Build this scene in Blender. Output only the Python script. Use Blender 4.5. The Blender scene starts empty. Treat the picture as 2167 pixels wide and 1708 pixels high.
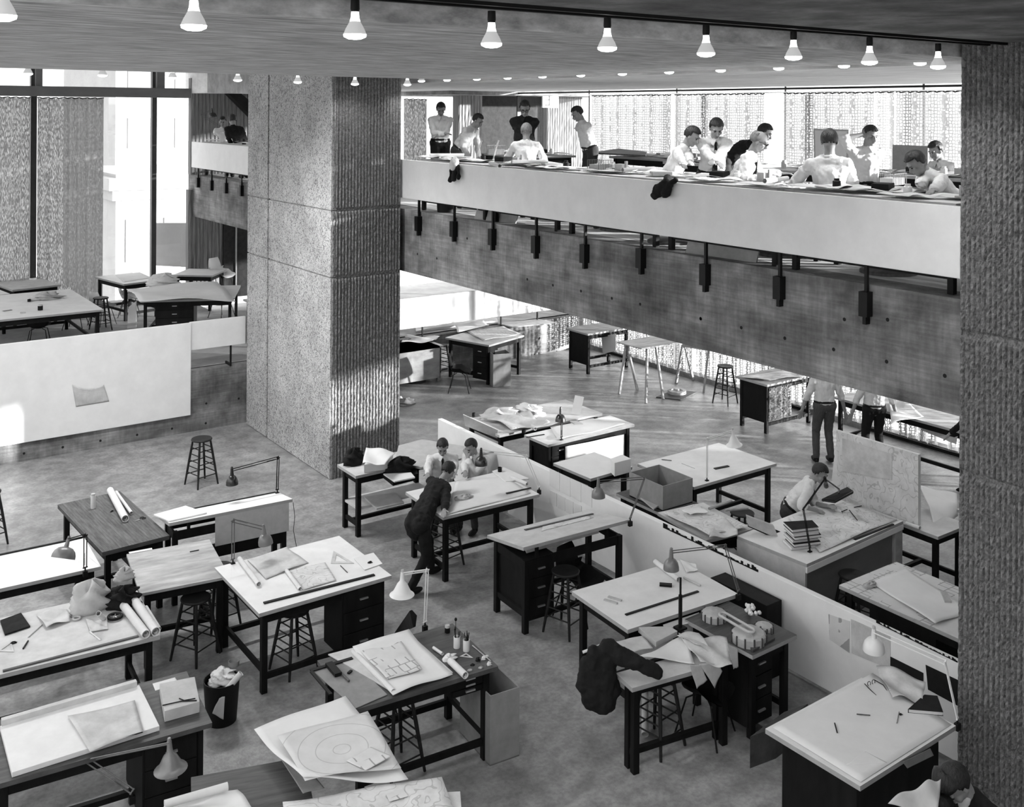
import bpy, math, random, json
import numpy as np
from mathutils import Vector, Matrix, Euler
random.seed(7)
SC = bpy.context.scene
COL = SC.collection
# ------------------------------------------------------------------ camera
FPX = 2205.0; YAW = math.radians(54.6); ROL = math.radians(-.34); CX, CY, CH = 1083.5, 233.7, 6.2
_F = np.array([math.cos(YAW), math.sin(YAW), 0.]); _R0 = np.array([math.sin(YAW), -math.cos(YAW), 0.]); _D0 = np.array([0, 0, -1.])
_R = _R0*math.cos(ROL)+_D0*math.sin(ROL); _D = _D0*math.cos(ROL)-_R0*math.sin(ROL)
_C = np.array([0., 0., CH])
cam_data = bpy.data.cameras.new('camera'); cam = bpy.data.objects.new('camera', cam_data); COL.objects.link(cam)
cam.matrix_world = Matrix(((_R[0], -_D[0], -_F[0], 0), (_R[1], -_D[1], -_F[1], 0), (_R[2], -_D[2], -_F[2], CH), (0, 0, 0, 1)))
cam_data.sensor_fit = 'HORIZONTAL'; cam_data.sensor_width = 36; cam_data.lens = 36*FPX/2167
cam_data.shift_x = 0; cam_data.shift_y = -(854-CY)/2167; cam_data.clip_end = 400; cam_data.clip_start = .05
SC.camera = cam
# ------------------------------------------------------------------ world, sun, exposure
SC.view_settings.view_transform = 'Standard'; SC.view_settings.look = 'None'; SC.view_settings.gamma = 1
SC.view_settings.use_curve_mapping = False; SC.view_settings.exposure = 0.45
wd = bpy.data.worlds.new('world'); SC.world = wd; wd.use_nodes = True
_n = wd.node_tree.nodes; _l = wd.node_tree.links           # overcast dome: brighter overhead, dim street below the horizon
_tc = _n.new('ShaderNodeTexCoord'); _sx = _n.new('ShaderNodeSeparateXYZ'); _rp = _n.new('ShaderNodeValToRGB'); _l.new(_tc.outputs['Generated'], _sx.inputs[0]); _l.new(_sx.outputs[2], _rp.inputs[0])
_rp.color_ramp.elements[0].position = 0; _rp.color_ramp.elements[0].color = (.62,)*3+(1,); _rp.color_ramp.elements[1].position = .9; _rp.color_ramp.elements[1].color = (.7, .7, .7, 1)
_l.new(_rp.outputs[0], _n['Background'].inputs[0]); _n['Background'].inputs[1].default_value = 2.9
SC.cycles.use_denoising = True; SC.cycles.max_bounces = 6; SC.cycles.diffuse_bounces = 4; SC.cycles.transparent_max_bounces = 12
SC.cycles.sample_clamp_indirect = 6; SC.cycles.caustics_reflective = False; SC.cycles.caustics_refractive = False
sd = bpy.data.lights.new('sun', 'SUN'); sd.energy = 17.0; sd.angle = math.radians(1.4)
sun = bpy.data.objects.new('sun', sd); COL.objects.link(sun)
sun.rotation_euler = Vector((-.73, .68, -.126)).to_track_quat('-Z', 'Y').to_euler()
# ------------------------------------------------------------------ pixel -> point (photo pixels, crops of it)
CR = {0:(0,0,1.),1:(0,900,3.883),2:(460,900,3.417),3:(0,1200,3.362),4:(480,1260,3.386),5:(880,860,3.163),6:(1160,1120,3.416),7:(1400,900,3.283),
      8:(1560,1300,4.013),11:(0,0,2.5198),12:(840,160,3.495),13:(1400,160,3.283),14:(0,440,3.05),15:(840,560,3.283),16:(1440,640,3.495),
      21:(840,400,4.711),22:(380,130,4.878),23:(200,130,3.633)}
def ray(p):
    n, x, y = p; a = CR[n]; x = a[0]+x/a[2]; y = a[1]+y/a[2]
    return _F+_R*(x-CX)/FPX+_D*(y-CY)/FPX
def hitp(p, o, nrm):
    r = ray(p); o = np.array(o, float); nrm = np.array(nrm, float)
    return Vector(_C+r*((o-_C)@nrm)/(r@nrm))
def W(n, x, y, z=0.): return hitp((n, x, y), (0, 0, z), (0, 0, 1))
def PX(n, x, y, X): return hitp((n, x, y), (X, 0, 0), (1, 0, 0))
def PY(n, x, y, Y): return hitp((n, x, y), (0, Y, 0), (0, 1, 0))
def PD(n, x, y, d): return Vector(_C+ray((n, x, y))*d)
def depth(v): return float((np.array(v)-_C)@_F)
def up(base, n, x, y):            # point above base that shows at that height
    b = Vector(base); r = ray((n, x, y)); d = depth(b)
    return Vector((b.x, b.y, float((_C+r*d)[2])))
# ------------------------------------------------------------------ materials
def mat(name, c, rough=.8, var=.0, scale=6., stretch=(1, 1, 1), bump=0., bscale=None, spec=.3, metal=0., fn=None, det=4.):
    m = bpy.data.materials.new(name); m.use_nodes = True; nt = m.node_tree; N = nt.nodes; Lk = nt.links
    b = N['Principled BSDF']; b.inputs['Roughness'].default_value = rough; b.inputs['Specular IOR Level'].default_value = spec
    b.inputs['Metallic'].default_value = metal
    b.inputs['Base Color'].default_value = (c, c, c, 1)
    tc = N.new('ShaderNodeTexCoord'); mp = N.new('ShaderNodeMapping'); mp.inputs['Scale'].default_value = stretch
    Lk.new(tc.outputs['Object'], mp.inputs[0])
    m['_v'] = 1
    col = None
    if var > 0:
        n = N.new('ShaderNodeTexNoise'); n.inputs['Scale'].default_value = scale; n.inputs['Detail'].default_value = det; n.inputs['Roughness'].default_value = .65
        Lk.new(mp.outputs[0], n.inputs['Vector'])
        r = N.new('ShaderNodeValToRGB'); lo, hi = max(0, c*(1-var)), min(1, c*(1+var))
        r.color_ramp.elements[0].position = .3; r.color_ramp.elements[1].position = .7
        r.color_ramp.elements[0].color = (lo, lo, lo, 1); r.color_ramp.elements[1].color = (hi, hi, hi, 1)
        Lk.new(n.outputs[0], r.inputs[0]); Lk.new(r.outputs[0], b.inputs['Base Color']); col = r.outputs[0]
    if bump > 0:
        n2 = N.new('ShaderNodeTexNoise'); n2.inputs['Scale'].default_value = bscale or scale*4; n2.inputs['Detail'].default_value = 5
        Lk.new(mp.outputs[0], n2.inputs['Vector'])
        bp = N.new('ShaderNodeBump'); bp.inputs['Strength'].default_value = min(1, bump); bp.inputs['Distance'].default_value = .02
        Lk.new(n2.outputs[0], bp.inputs['Height']); Lk.new(bp.outputs[0], b.inputs['Normal'])
    if fn: fn(m, nt, N, Lk, b, mp, col)
    return m
def mul(nt, a, fac_out, dark, invert=False):   # darken colour a where fac is 1
    x = nt.nodes.new('ShaderNodeMix'); x.data_type = 'RGBA'; x.blend_type = 'MULTIPLY'
    nt.links.new(fac_out, x.inputs[0]); x.inputs[7].default_value = (dark, dark, dark, 1)
    if a is not None: nt.links.new(a, x.inputs[6])
    return x
def lines_fn(kind, dark=.45, sc=3.):
    def fn(m, nt, N, Lk, b, mp, col):
        if kind == 'plan':
            t = N.new('ShaderNodeTexBrick'); t.inputs['Scale'].default_value = sc*2; t.inputs['Mortar Size'].default_value = .03; t.inputs['Row Height'].default_value = .6; t.offset = .37; t.squash = .7
            Lk.new(mp.outputs[0], t.inputs[0]); o1 = t.outputs['Fac']
            n = N.new('ShaderNodeTexNoise'); n.inputs['Scale'].default_value = sc*1.3; Lk.new(mp.outputs[0], n.inputs['Vector'])
            g = N.new('ShaderNodeMath'); g.operation = 'GREATER_THAN'; g.inputs[1].default_value = .5; Lk.new(n.outputs[0], g.inputs[0])
            q = N.new('ShaderNodeMath'); q.operation = 'MULTIPLY'; Lk.new(o1, q.inputs[0]); Lk.new(g.outputs[0], q.inputs[1]); o = q.outputs[0]
        elif kind == 'map':
            n = N.new('ShaderNodeTexNoise'); n.inputs['Scale'].default_value = sc; n.inputs['Detail'].default_value = 3; Lk.new(mp.outputs[0], n.inputs['Vector'])
            q = N.new('ShaderNodeMath'); q.operation = 'MULTIPLY'; q.inputs[1].default_value = 14; Lk.new(n.outputs[0], q.inputs[0])
            f = N.new('ShaderNodeMath'); f.operation = 'FRACT'; Lk.new(q.outputs[0], f.inputs[0])
            g = N.new('ShaderNodeMath'); g.operation = 'LESS_THAN'; g.inputs[1].default_value = .14; Lk.new(f.outputs[0], g.inputs[0]); o = g.outputs[0]
        elif kind == 'arc':
            w = N.new('ShaderNodeTexWave'); w.wave_type = 'RINGS'; w.rings_direction = 'SPHERICAL'; w.inputs['Scale'].default_value = sc; w.inputs['Distortion'].default_value = .6; Lk.new(mp.outputs[0], w.inputs[0])
            g = N.new('ShaderNodeMath'); g.operation = 'GREATER_THAN'; g.inputs[1].default_value = .992; Lk.new(w.outputs['Fac'], g.inputs[0]); o = g.outputs[0]
        elif kind == 'planks':
            w = N.new('ShaderNodeTexWave'); w.wave_type = 'BANDS'; w.bands_direction = 'X'; w.inputs['Scale'].default_value = sc; Lk.new(mp.outputs[0], w.inputs[0])
            g = N.new('ShaderNodeMath'); g.operation = 'GREATER_THAN'; g.inputs[1].default_value = .985; Lk.new(w.outputs['Fac'], g.inputs[0]); o = g.outputs[0]
        x = mul(nt, col, o, dark)
        if col is None: x.inputs[6].default_value = b.inputs['Base Color'].default_value
        Lk.new(x.outputs[2], b.inputs['Base Color'])
    return fn
def rough_fn(m, nt, N, Lk, b, mp, col):       # bush-hammered exposed aggregate
    n = N.new('ShaderNodeTexNoise'); n.inputs['Scale'].default_value = 24; n.inputs['Detail'].default_value = 2.5; n.inputs['Distortion'].default_value = 1.6
    Lk.new(mp.outputs[0], n.inputs['Vector'])
    r = N.new('ShaderNodeValToRGB'); r.color_ramp.elements[0].position = .38; r.color_ramp.elements[1].position = .52
    r.color_ramp.elements[0].color = (.22, .22, .22, 1); r.color_ramp.elements[1].color = (1, 1, 1, 1); Lk.new(n.outputs[0], r.inputs[0])
    x = N.new('ShaderNodeMix'); x.data_type = 'RGBA'; x.blend_type = 'MULTIPLY'; x.inputs[0].default_value = .8
    Lk.new(col, x.inputs[6]); Lk.new(r.outputs[0], x.inputs[7]); Lk.new(x.outputs[2], b.inputs['Base Color'])
    bp = N.new('ShaderNodeBump'); bp.inputs['Strength'].default_value = .9; bp.inputs['Distance'].default_value = .02
    Lk.new(n.outputs[0], bp.inputs['Height']); Lk.new(bp.outputs[0], b.inputs['Normal'])
def board_fn(m, nt, N, Lk, b, mp, col):       # board-formed concrete: fine cross marks and panel stains
    for sc, st, lo, f in ((22, (1, 1, .10), .7, .35), (34, (.04, .04, 1), .6, .4), (1.3, (1, 1, 1.4), .52, .9)):
        mp2 = N.new('ShaderNodeMapping'); mp2.inputs['Scale'].default_value = st; tc = [q for q in N if q.type == 'TEX_COORD'][0]; Lk.new(tc.outputs['Object'], mp2.inputs[0])
        n = N.new('ShaderNodeTexNoise'); n.inputs['Scale'].default_value = sc; n.inputs['Detail'].default_value = 3; Lk.new(mp2.outputs[0], n.inputs['Vector'])
        r = N.new('ShaderNodeValToRGB'); r.color_ramp.elements[0].position = .4; r.color_ramp.elements[1].position = .62
        r.color_ramp.elements[0].color = (lo, lo, lo, 1); r.color_ramp.elements[1].color = (1.15, 1.15, 1.15, 1); Lk.new(n.outputs[0], r.inputs[0])
        x = N.new('ShaderNodeMix'); x.data_type = 'RGBA'; x.blend_type = 'MULTIPLY'; x.inputs[0].default_value = f
        Lk.new(col, x.inputs[6]); Lk.new(r.outputs[0], x.inputs[7]); col = x.outputs[2]
    Lk.new(col, b.inputs['Base Color'])
def net_fn(sx, hole, trans, glow, rnd=.35):
    def fn(m, nt, N, Lk, b, mp, col):          # knotted net curtain: holes, threads that let light through
        out = [q for q in N if q.type == 'OUTPUT_MATERIAL'][0]
        t = N.new('ShaderNodeTexVoronoi'); t.feature = 'DISTANCE_TO_EDGE'; t.inputs['Scale'].default_value = sx; t.inputs['Randomness'].default_value = rnd
        Lk.new(mp.outputs[0], t.inputs['Vector'])
        g = N.new('ShaderNodeMath'); g.operation = 'GREATER_THAN'; g.inputs[1].default_value = hole; Lk.new(t.outputs['Distance'], g.inputs[0])
        tl = N.new('ShaderNodeBsdfTranslucent'); tl.inputs[0].default_value = (trans,)*3+(1,)
        a = N.new('ShaderNodeAddShader'); Lk.new(b.outputs[0], a.inputs[0]); Lk.new(tl.outputs[0], a.inputs[1])
        tr = N.new('ShaderNodeBsdfTransparent'); mx = N.new('ShaderNodeMixShader')
        n = N.new('ShaderNodeTexNoise'); n.inputs['Scale'].default_value = 2.2; Lk.new(mp.outputs[0], n.inputs['Vector'])
        q = N.new('ShaderNodeMath'); q.operation = 'MULTIPLY'; q.inputs[1].default_value = glow; Lk.new(g.outputs[0], q.inputs[0])
        Lk.new(q.outputs[0], mx.inputs[0]); Lk.new(a.outputs[0], mx.inputs[1]); Lk.new(tr.outputs[0], mx.inputs[2]); Lk.new(mx.outputs[0], out.inputs[0])
    return fn
def emit(name, s, c=1.):
    m = bpy.data.materials.new(name); m.use_nodes = True; b = m.node_tree.nodes['Principled BSDF']
    b.inputs['Base Color'].default_value = (c, c, c, 1); b.inputs['Emission Color'].default_value = (1, 1, 1, 1); b.inputs['Emission Strength'].default_value = s
    return m
def glassm():
    m = bpy.data.materials.new('window_glass'); m.use_nodes = True; nt = m.node_tree; N = nt.nodes
    tr = N.new('ShaderNodeBsdfTransparent'); tr.inputs[0].default_value = (.96,)*3+(1,); gl = N.new('ShaderNodeBsdfGlossy'); gl.inputs['Roughness'].default_value = .02
    mx = N.new('ShaderNodeMixShader'); mx.inputs[0].default_value = .06
    nt.links.new(tr.outputs[0], mx.inputs[1]); nt.links.new(gl.outputs[0], mx.inputs[2]); nt.links.new(mx.outputs[0], N['Material Output'].inputs[0])
    return m
M = {}
def mottle_fn(m, nt, N, Lk, b, mp, col):
    for sc, lo, hi, f, p0, p1 in ((4.5, .62, 1.15, .7, .36, .62), (22, .72, 1.12, .6, .36, .6), (150, .75, 1.1, .5, .35, .6)):
        n = N.new('ShaderNodeTexNoise'); n.inputs['Scale'].default_value = sc; n.inputs['Detail'].default_value = 5; Lk.new(mp.outputs[0], n.inputs['Vector'])
        r = N.new('ShaderNodeValToRGB'); r.color_ramp.elements[0].position = p0; r.color_ramp.elements[1].position = p1; r.color_ramp.elements[0].color = (lo,)*3+(1,); r.color_ramp.elements[1].color = (hi,)*3+(1,); Lk.new(n.outputs[0], r.inputs[0])
        x = N.new('ShaderNodeMix'); x.data_type = 'RGBA'; x.blend_type = 'MULTIPLY'; x.inputs[0].default_value = f; Lk.new(col, x.inputs[6]); Lk.new(r.outputs[0], x.inputs[7]); col = x.outputs[2]
    Lk.new(col, b.inputs['Base Color'])
M['floor'] = mat('floor_concrete', .285, .36, .35, .8, bump=.12, bscale=40, spec=.55, det=8, fn=mottle_fn)
M['terfloor'] = mat('terrace_concrete', .3, .6, .2, 2., spec=.3)
M['board'] = mat('board_formed_concrete', .23, .85, .4, 2.5, bump=.3, bscale=30, fn=board_fn)
M['soffit'] = mat('soffit_concrete', .5, .8, .6, 6., (.45, 2.6, 1), bump=.3, bscale=14, det=9)
M['soffit2'] = mat('soffit_concrete_light', .6, .8, .3, 3., (3.2, .35, 1), det=9)
M['rough'] = mat('hammered_concrete', .47, .95, .22, 1.2, fn=rough_fn)
M['rib'] = mat('ribbed_concrete', .19, .95, .55, 30, bump=.7, bscale=60)
M['groove'] = mat('groove_shadow_joint', .05, .9, .1, 10)
M['dark'] = mat('tie_hole', .012, .9)
M['white'] = mat('white_panel', .76, .6, .05, 3, spec=.3)
M['whitewall'] = mat('white_plaster', .8, .7, .04, 3)
M['steel'] = mat('window_steel', .05, .5, .15, 8, spec=.4)
M['steelg'] = mat('transom_grey', .15, .5, .12, 5, (.4, 1, 1))
M['black'] = mat('black_metal', .006, .5, .2, 9, spec=.2)
M['blackwood'] = mat('ebonised_wood', .007, .6, .5, 7, (1, 1, .3), spec=.14)
M['top'] = mat('drafting_board_top', .7, .55, .07, 4, spec=.3)
M['topg'] = mat('worn_board_top', .52, .55, .14, 5, spec=.3)
M['topedge'] = mat('board_edge', .35, .6, .1, 9)
M['wood'] = mat('pale_wood', .34, .6, .3, 5, (.5, 6, 1), spec=.25, det=7)
M['woodd'] = mat('dark_wood', .07, .5, .5, 4, (.6, 5, 1), spec=.3, det=7)
M['plank'] = mat('plank_wood', .10, .6, .55, 5, (5, .6, 1), spec=.25, det=7, fn=lines_fn('planks', .3, 1.7))
M['ply'] = mat('veneer', .38, .5, .42, 1.6, (1, 4.2, 1), spec=.3, det=6)
M['stool'] = mat('stool_wood', .014, .5, .5, 9, spec=.25)
M['paper'] = mat('paper', .68, .8, .05, 3, bump=.2, bscale=6)
M['trace'] = mat('tracing_paper', .5, .7, .22, 4, bump=.5, bscale=7)
M['plan'] = mat('plan_print', .6, .8, .08, 4, fn=lines_fn('plan', .5, 2.4))
M['map'] = mat('map_print', .6, .8, .16, 5, fn=lines_fn('map', .72, 2.2))
M['arc'] = mat('curved_plan_print', .58, .8, .08, 4, fn=lines_fn('arc', .72, 2.2))
M['roll'] = mat('rolled_paper', .62, .75, .06, 9)
M['card'] = mat('chipboard', .24, .85, .12, 8)
M['cardl'] = mat('pale_card', .45, .8, .1, 8)
M['cloth'] = mat('white_shirt', .62, .85, .06, 9, bump=.6, bscale=9)
M['clothg'] = mat('grey_shirt', .42, .85, .12, 9, bump=.6, bscale=9)
M['clothd'] = mat('dark_cloth', .008, .9, .3, 9, bump=.6, bscale=9)
M['trous'] = mat('dark_trousers', .03, .9, .3, 9, bump=.5, bscale=9)
M['trousg'] = mat('grey_trousers', .07, .9, .3, 20, (6, 6, .3), bump=.5, bscale=9)
M['skin'] = mat('skin', .25, .55, .12, 7, spec=.35)
M['hair'] = mat('dark_hair', .012, .5, .4, 60, (1, 1, .3), bump=.6, bscale=70, spec=.4)
M['hairg'] = mat('grey_hair', .16, .6, .4, 60, (1, 1, .3), bump=.6, bscale=70)
M['metal'] = mat('bright_metal', .5, .3, .1, 9, metal=.8)
M['lampg'] = mat('grey_enamel', .16, .3, .12, 5, spec=.6)
M['lampw'] = mat('white_enamel', .72, .3, .05, 5, spec=.6)
M['lampd'] = mat('black_enamel', .012, .25, .2, 5, spec=.7)
M['steelrod'] = mat('sprung_arm_steel', .10, .35, .3, 9, spec=.6)
M['bulbglass'] = emit('bulb_frost', .3, .4)
M['bulblens'] = emit('lit_bulb_lens', 9)
M['bulbneck'] = emit('lit_bulb_neck', 3)
M['glass'] = glassm()
M['curtd'] = mat('shaded_woven_curtain', .15, .9, .55, 9, (3.4, 3.4, .3), det=9, fn=net_fn(24, .2, .10, .3, 1))
M['curtl'] = mat('knotted_net_curtain', .3, .9, .3, 4, fn=net_fn(17, .13, .07, .42))
M['curtm'] = mat('double_net_curtain', .16, .9, .3, 6, fn=net_fn(19, .13, .10, .95))
M['ribwall'] = mat('corduroy_concrete_wall', .2, .9, .55, 9, (5, 5, .12), det=6)
M['out1'] = mat('sunlit_stone', .34, .9, .08, .5)
M['out2'] = mat('stone_trim', .2, .9, .15, .7)
# ------------------------------------------------------------------ mesh builder
class MB:
    def __init__(s): s.v = []; s.f = []; s.m = []; s.mi = 0
    def add(s, vs, fs):
        o = len(s.v); s.v += [tuple(v) for v in vs]; s.f += [tuple(i+o for i in f) for f in fs]; s.m += [s.mi]*len(fs); return s
    def box(s, x0, x1, y0, y1, z0, z1, T=None):
        vs = [Vector(q) for q in ((x0,y0,z0),(x1,y0,z0),(x1,y1,z0),(x0,y1,z0),(x0,y0,z1),(x1,y0,z1),(x1,y1,z1),(x0,y1,z1))]
        if T: vs = [T@v for v in vs]
        return s.add(vs, [(0,3,2,1),(4,5,6,7),(0,1,5,4),(1,2,6,5),(2,3,7,6),(3,0,4,7)])
    def prism(s, poly, dz):                   # poly: list of points, extruded along vector dz
        n = len(poly); dz = Vector(dz) if not isinstance(dz, (int, float)) else Vector((0, 0, dz)); P = [Vector(p) for p in poly]
        return s.add(P+[p+dz for p in P], [tuple(range(n))[::-1], tuple(range(n, 2*n))]+[(i, (i+1) % n, n+(i+1) % n, n+i) for i in range(n)])
    def tube(s, pts, r, n=8, cap=True, flat=1.):
        P = [Vector(p) for p in pts]; rs = r if isinstance(r, (list, tuple)) else [r]*len(P); o = len(s.v); pu = None
        for i, p in enumerate(P):
            d = (P[min(i+1, len(P)-1)]-P[max(i-1, 0)])
            d = d.normalized() if d.length > 1e-9 else Vector((0, 0, 1))
            if pu is None: pu = d.orthogonal().normalized() if abs(d.z) < .99 else Vector((1, 0, 0))
            u = (pu-d*pu.dot(d)); u = u.normalized() if u.length > 1e-6 else d.orthogonal().normalized(); w = d.cross(u); pu = u
            s.v += [tuple(p+(u*math.cos(t)+w*math.sin(t)*flat)*rs[i]) for t in [2*math.pi*k/n for k in range(n)]]
        F = [(o+i*n+k, o+i*n+(k+1) % n, o+(i+1)*n+(k+1) % n, o+(i+1)*n+k) for i in range(len(P)-1) for k in range(n)]
        if cap: F += [tuple(o+k for k in range(n))[::-1], tuple(o+(len(P)-1)*n+k for k in range(n))]
        s.f += F; s.m += [s.mi]*len(F); return s
    def lathe(s, prof, T=None, n=20, cap=True):   # prof: (r, z) pairs
        T = T or Matrix(); o = len(s.v)
        for r, z in prof: s.v += [tuple(T@Vector((r*math.cos(2*math.pi*k/n), r*math.sin(2*math.pi*k/n), z))) for k in range(n)]
        F = [(o+i*n+k, o+i*n+(k+1) % n, o+(i+1)*n+(k+1) % n, o+(i+1)*n+k) for i in range(len(prof)-1) for k in range(n)]
        if cap: F += [tuple(o+k for k in range(n))[::-1], tuple(o+(len(prof)-1)*n+k for k in range(n))]
        s.f += F; s.m += [s.mi]*len(F); return s
    def cap(s, a, ra, b, rb, n=12, k=4):       # closed tapered capsule
        a, b = Vector(a), Vector(b); d = (b-a); L = d.length; d = d/L if L > 1e-6 else Vector((0, 0, 1))
        pr = [(max(1e-4, ra*math.sin(t)), -ra*math.cos(t)) for t in [math.pi/2*i/k for i in range(k+1)]]
        pr += [(max(1e-4, rb*math.cos(t)), L+rb*math.sin(t)) for t in [math.pi/2*i/k for i in range(k+1)]]
        T = Matrix.Translation(a)@d.to_track_quat('Z', 'Y').to_matrix().to_4x4()
        return s.lathe(pr, T, n)
    def ell(s, c, rad, Rm=None, n=16):         # ellipsoid
        Rm = Rm or Matrix(); T = Matrix.Translation(Vector(c))@Rm@Matrix.Diagonal((*rad, 1))
        return s.lathe([(max(1e-4, math.sin(math.pi*i/n)), -math.cos(math.pi*i/n)) for i in range(n+1)], T, n)
    def sheet(s, cs, nx=10, ny=10, fn=None, th=.002):   # cs: 4 corners, fn(u, v) -> offset vector
        A, B, C_, D_ = [Vector(c) for c in cs]; nr = (B-A).cross(D_-A).normalized(); 
        if nr.z < 0: nr = -nr
        top = []
        for j in range(ny+1):
            for i in range(nx+1):
                u, v = i/nx, j/ny; p = (A*(1-u)+B*u)*(1-v)+(D_*(1-u)+C_*u)*v
                if fn: p = p+Vector(fn(u, v))
                top.append(p)
        n = (nx+1)*(ny+1); F = []
        for j in range(ny):
            for i in range(nx):
                a = j*(nx+1)+i; q = (a, a+1, a+nx+2, a+nx+1); F += [q, tuple(n+k for k in q[::-1])]
        ring = list(range(nx+1))+[nx+(nx+1)*j for j in range(1, ny+1)]+[ny*(nx+1)+i for i in range(nx-1, -1, -1)]+[(nx+1)*j for j in range(ny-1, 0, -1)]
        F += [(ring[k], n+ring[k], n+ring[(k+1) % len(ring)], ring[(k+1) % len(ring)]) for k in range(len(ring))]
        return s.add(top+[p-nr*th for p in top], F)
    def mk(s, name, mats, parent=None, smooth=False, bevel=0., origin=None, keep=False):
        vs = [Vector(v) for v in s.v]
        if parent is None and not keep:
            xs, ys, zs = zip(*s.v); o = Vector(((min(xs)+max(xs))/2, (min(ys)+max(ys))/2, min(zs)))
        else: o = Vector((0, 0, 0))
        me = bpy.data.meshes.new(name); me.from_pydata([tuple(v-o) for v in vs], [], s.f)
        ms = mats if isinstance(mats, (list, tuple)) else [mats]
        for q in ms: me.materials.append(M[q] if isinstance(q, str) else q)
        me.polygons.foreach_set('material_index', [min(i, len(ms)-1) for i in s.m])
        if smooth: me.polygons.foreach_set('use_smooth', [True]*len(me.polygons))
        me.update(); ob = bpy.data.objects.new(name, me); COL.objects.link(ob); ob.location = o
        if parent is not None: ob.parent = parent
        if smooth and smooth != 'all':
            try: me.set_sharp_from_angle(angle=math.radians(42))
            except Exception: pass
        if bevel > 0:
            bv = ob.modifiers.new('bevel', 'BEVEL'); bv.width = bevel; bv.segments = 2; bv.limit_method = 'ANGLE'
        return ob
def tag(o, label=None, cat=None, group=None, kind=None):
    if label: o['label'] = label
    if cat: o['category'] = cat
    if group: o['group'] = group
    if kind: o['kind'] = kind
    return o
def struct(name, mb, m, **k): return tag(mb.mk(name, m, **k), kind='structure')
def thing(name, label, cat, loc=(0, 0, 0), rz=0., group=None):
    o = bpy.data.objects.new(name, None); COL.objects.link(o); o.empty_display_size = .1; o.location = loc; o.rotation_euler = (0, 0, rz)
    return tag(o, label, cat, group)
def solo(name, label, cat, mb, m, group=None, **k): return tag(mb.mk(name, m, **k), label, cat, group)
def kids(o): return [c for c in ALL if c.parent == o]
def copy_tree(o, loc=None, rz=None, label=None, group=None, parent=None, scale=None):
    c = o.copy(); COL.objects.link(c)
    if parent is not None: c.parent = parent
    if loc is not None: c.location = loc
    if rz is not None: c.rotation_euler = (0, 0, rz)
    if scale is not None: c.scale = scale if isinstance(scale, tuple) else (scale,)*3
    if label: c['label'] = label
    if group: c['group'] = group
    for ch in o.children: copy_tree(ch, parent=c)
    return c
# ================================================================== STRUCTURE
H1, H2 = 1.15, 4.46                      # terrace and mezzanine floors
XW, YW, YT = 17.4, 27.5, 19.83           # east window wall, north window wall, terrace edge
YR = 21.2
struct('floor', MB().box(-8, 17.6, -4, YR+.1, -.2, 0), 'floor', keep=True)
struct('wall_south', MB().box(-8, 18, -4.2, -4, -.2, 6.4), 'whitewall', keep=True)  # unseen back wall, put in to block low sky light from behind
struct('wall_west', MB().box(-8.2, -8, -4, YW, -.2, 6.4), 'whitewall', keep=True)  # unseen side wall, likewise put in to shut out low sky light
struct('floor_terrace', MB().box(-8, 8.98, YT+.25, YW+.2, H1-.12, H1), 'terfloor', keep=True)
struct('floor_terrace_east', MB().box(8.98, 17.4, YR+.2, YW+.2, .73, .85), 'terfloor', keep=True)
def ribs(m, p0, p1, z0, z1, dep=.03, pitch=.06, out=(0, -1, 0), seams=(), jit=.012, dz=.045):
    p0, p1, out = Vector(p0), Vector(p1), Vector(out); L = (p1-p0).length; nr = int(L/pitch); nx = nr*4; d = (p1-p0)/nx; nz = int((z1-z0)/dz); o = len(m.v)
    rnd = random.Random(3)
    for j in range(nz+1):
        z = z0+(z1-z0)*j/nz; sm = min([abs(z-q) for q in seams] or [9])
        for i in range(nx+1):
            ph = i % 4; h = (0, .75, 1, .75)[ph]*dep
            if h > 0: h *= 1-.55*max(0, rnd.random()-.35)
            if sm < .03: h = -.01
            m.v.append(tuple(p0+d*i+out*(h+rnd.uniform(-jit, jit)*.5)+Vector((rnd.uniform(-1, 1), rnd.uniform(-1, 1), 0))*.003*0+Vector((0, 0, z))))
    F = [(o+j*(nx+1)+i, o+j*(nx+1)+i+1, o+(j+1)*(nx+1)+i+1, o+(j+1)*(nx+1)+i) for j in range(nz) for i in range(nx)]
    m.f += F; m.m += [m.mi]*len(F)
# centre column: ribbed south face, hammered west face with a vertical groove
cx0, cx1, cy0, cy1 = 7.64, 8.97, 15.95, 19.7
s1 = sorted([PY(0, 705, 446, cy0).z, PY(0, 705, 588, cy0).z])
gy = PX(0, 567, 500, cx0).y
m = MB(); m.box(cx0+.03, cx1-.03, cy0+.03, cy1, 0, 7.3)
m.mi = 1; ribs(m, (cx0+.01, cy0+.02, 0), (cx1, cy0+.02, 0), 0, 7.3, seams=s1, dep=.034, jit=.007)
ribs(m, (cx1-.02, cy0, 0), (cx1-.02, cy1, 0), 0, 7.3, out=(1, 0, 0), seams=s1, dep=.02)
m.mi = 0
zs = [0]+s1+[7.3]
for a, b in zip(zs, zs[1:]):
    m.box(cx0, cx0+.1, cy0+.01, gy-.03, a+.012, b-.012); m.box(cx0, cx0+.1, gy+.03, cy1, a+.012, b-.012)
m.mi = 2; m.box(cx0+.02, cx0+.06, gy-.035, gy+.035, 0, 7.3)
struct('wall_center_column', m, ['rough', 'rib', 'groove'], keep=True)
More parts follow.
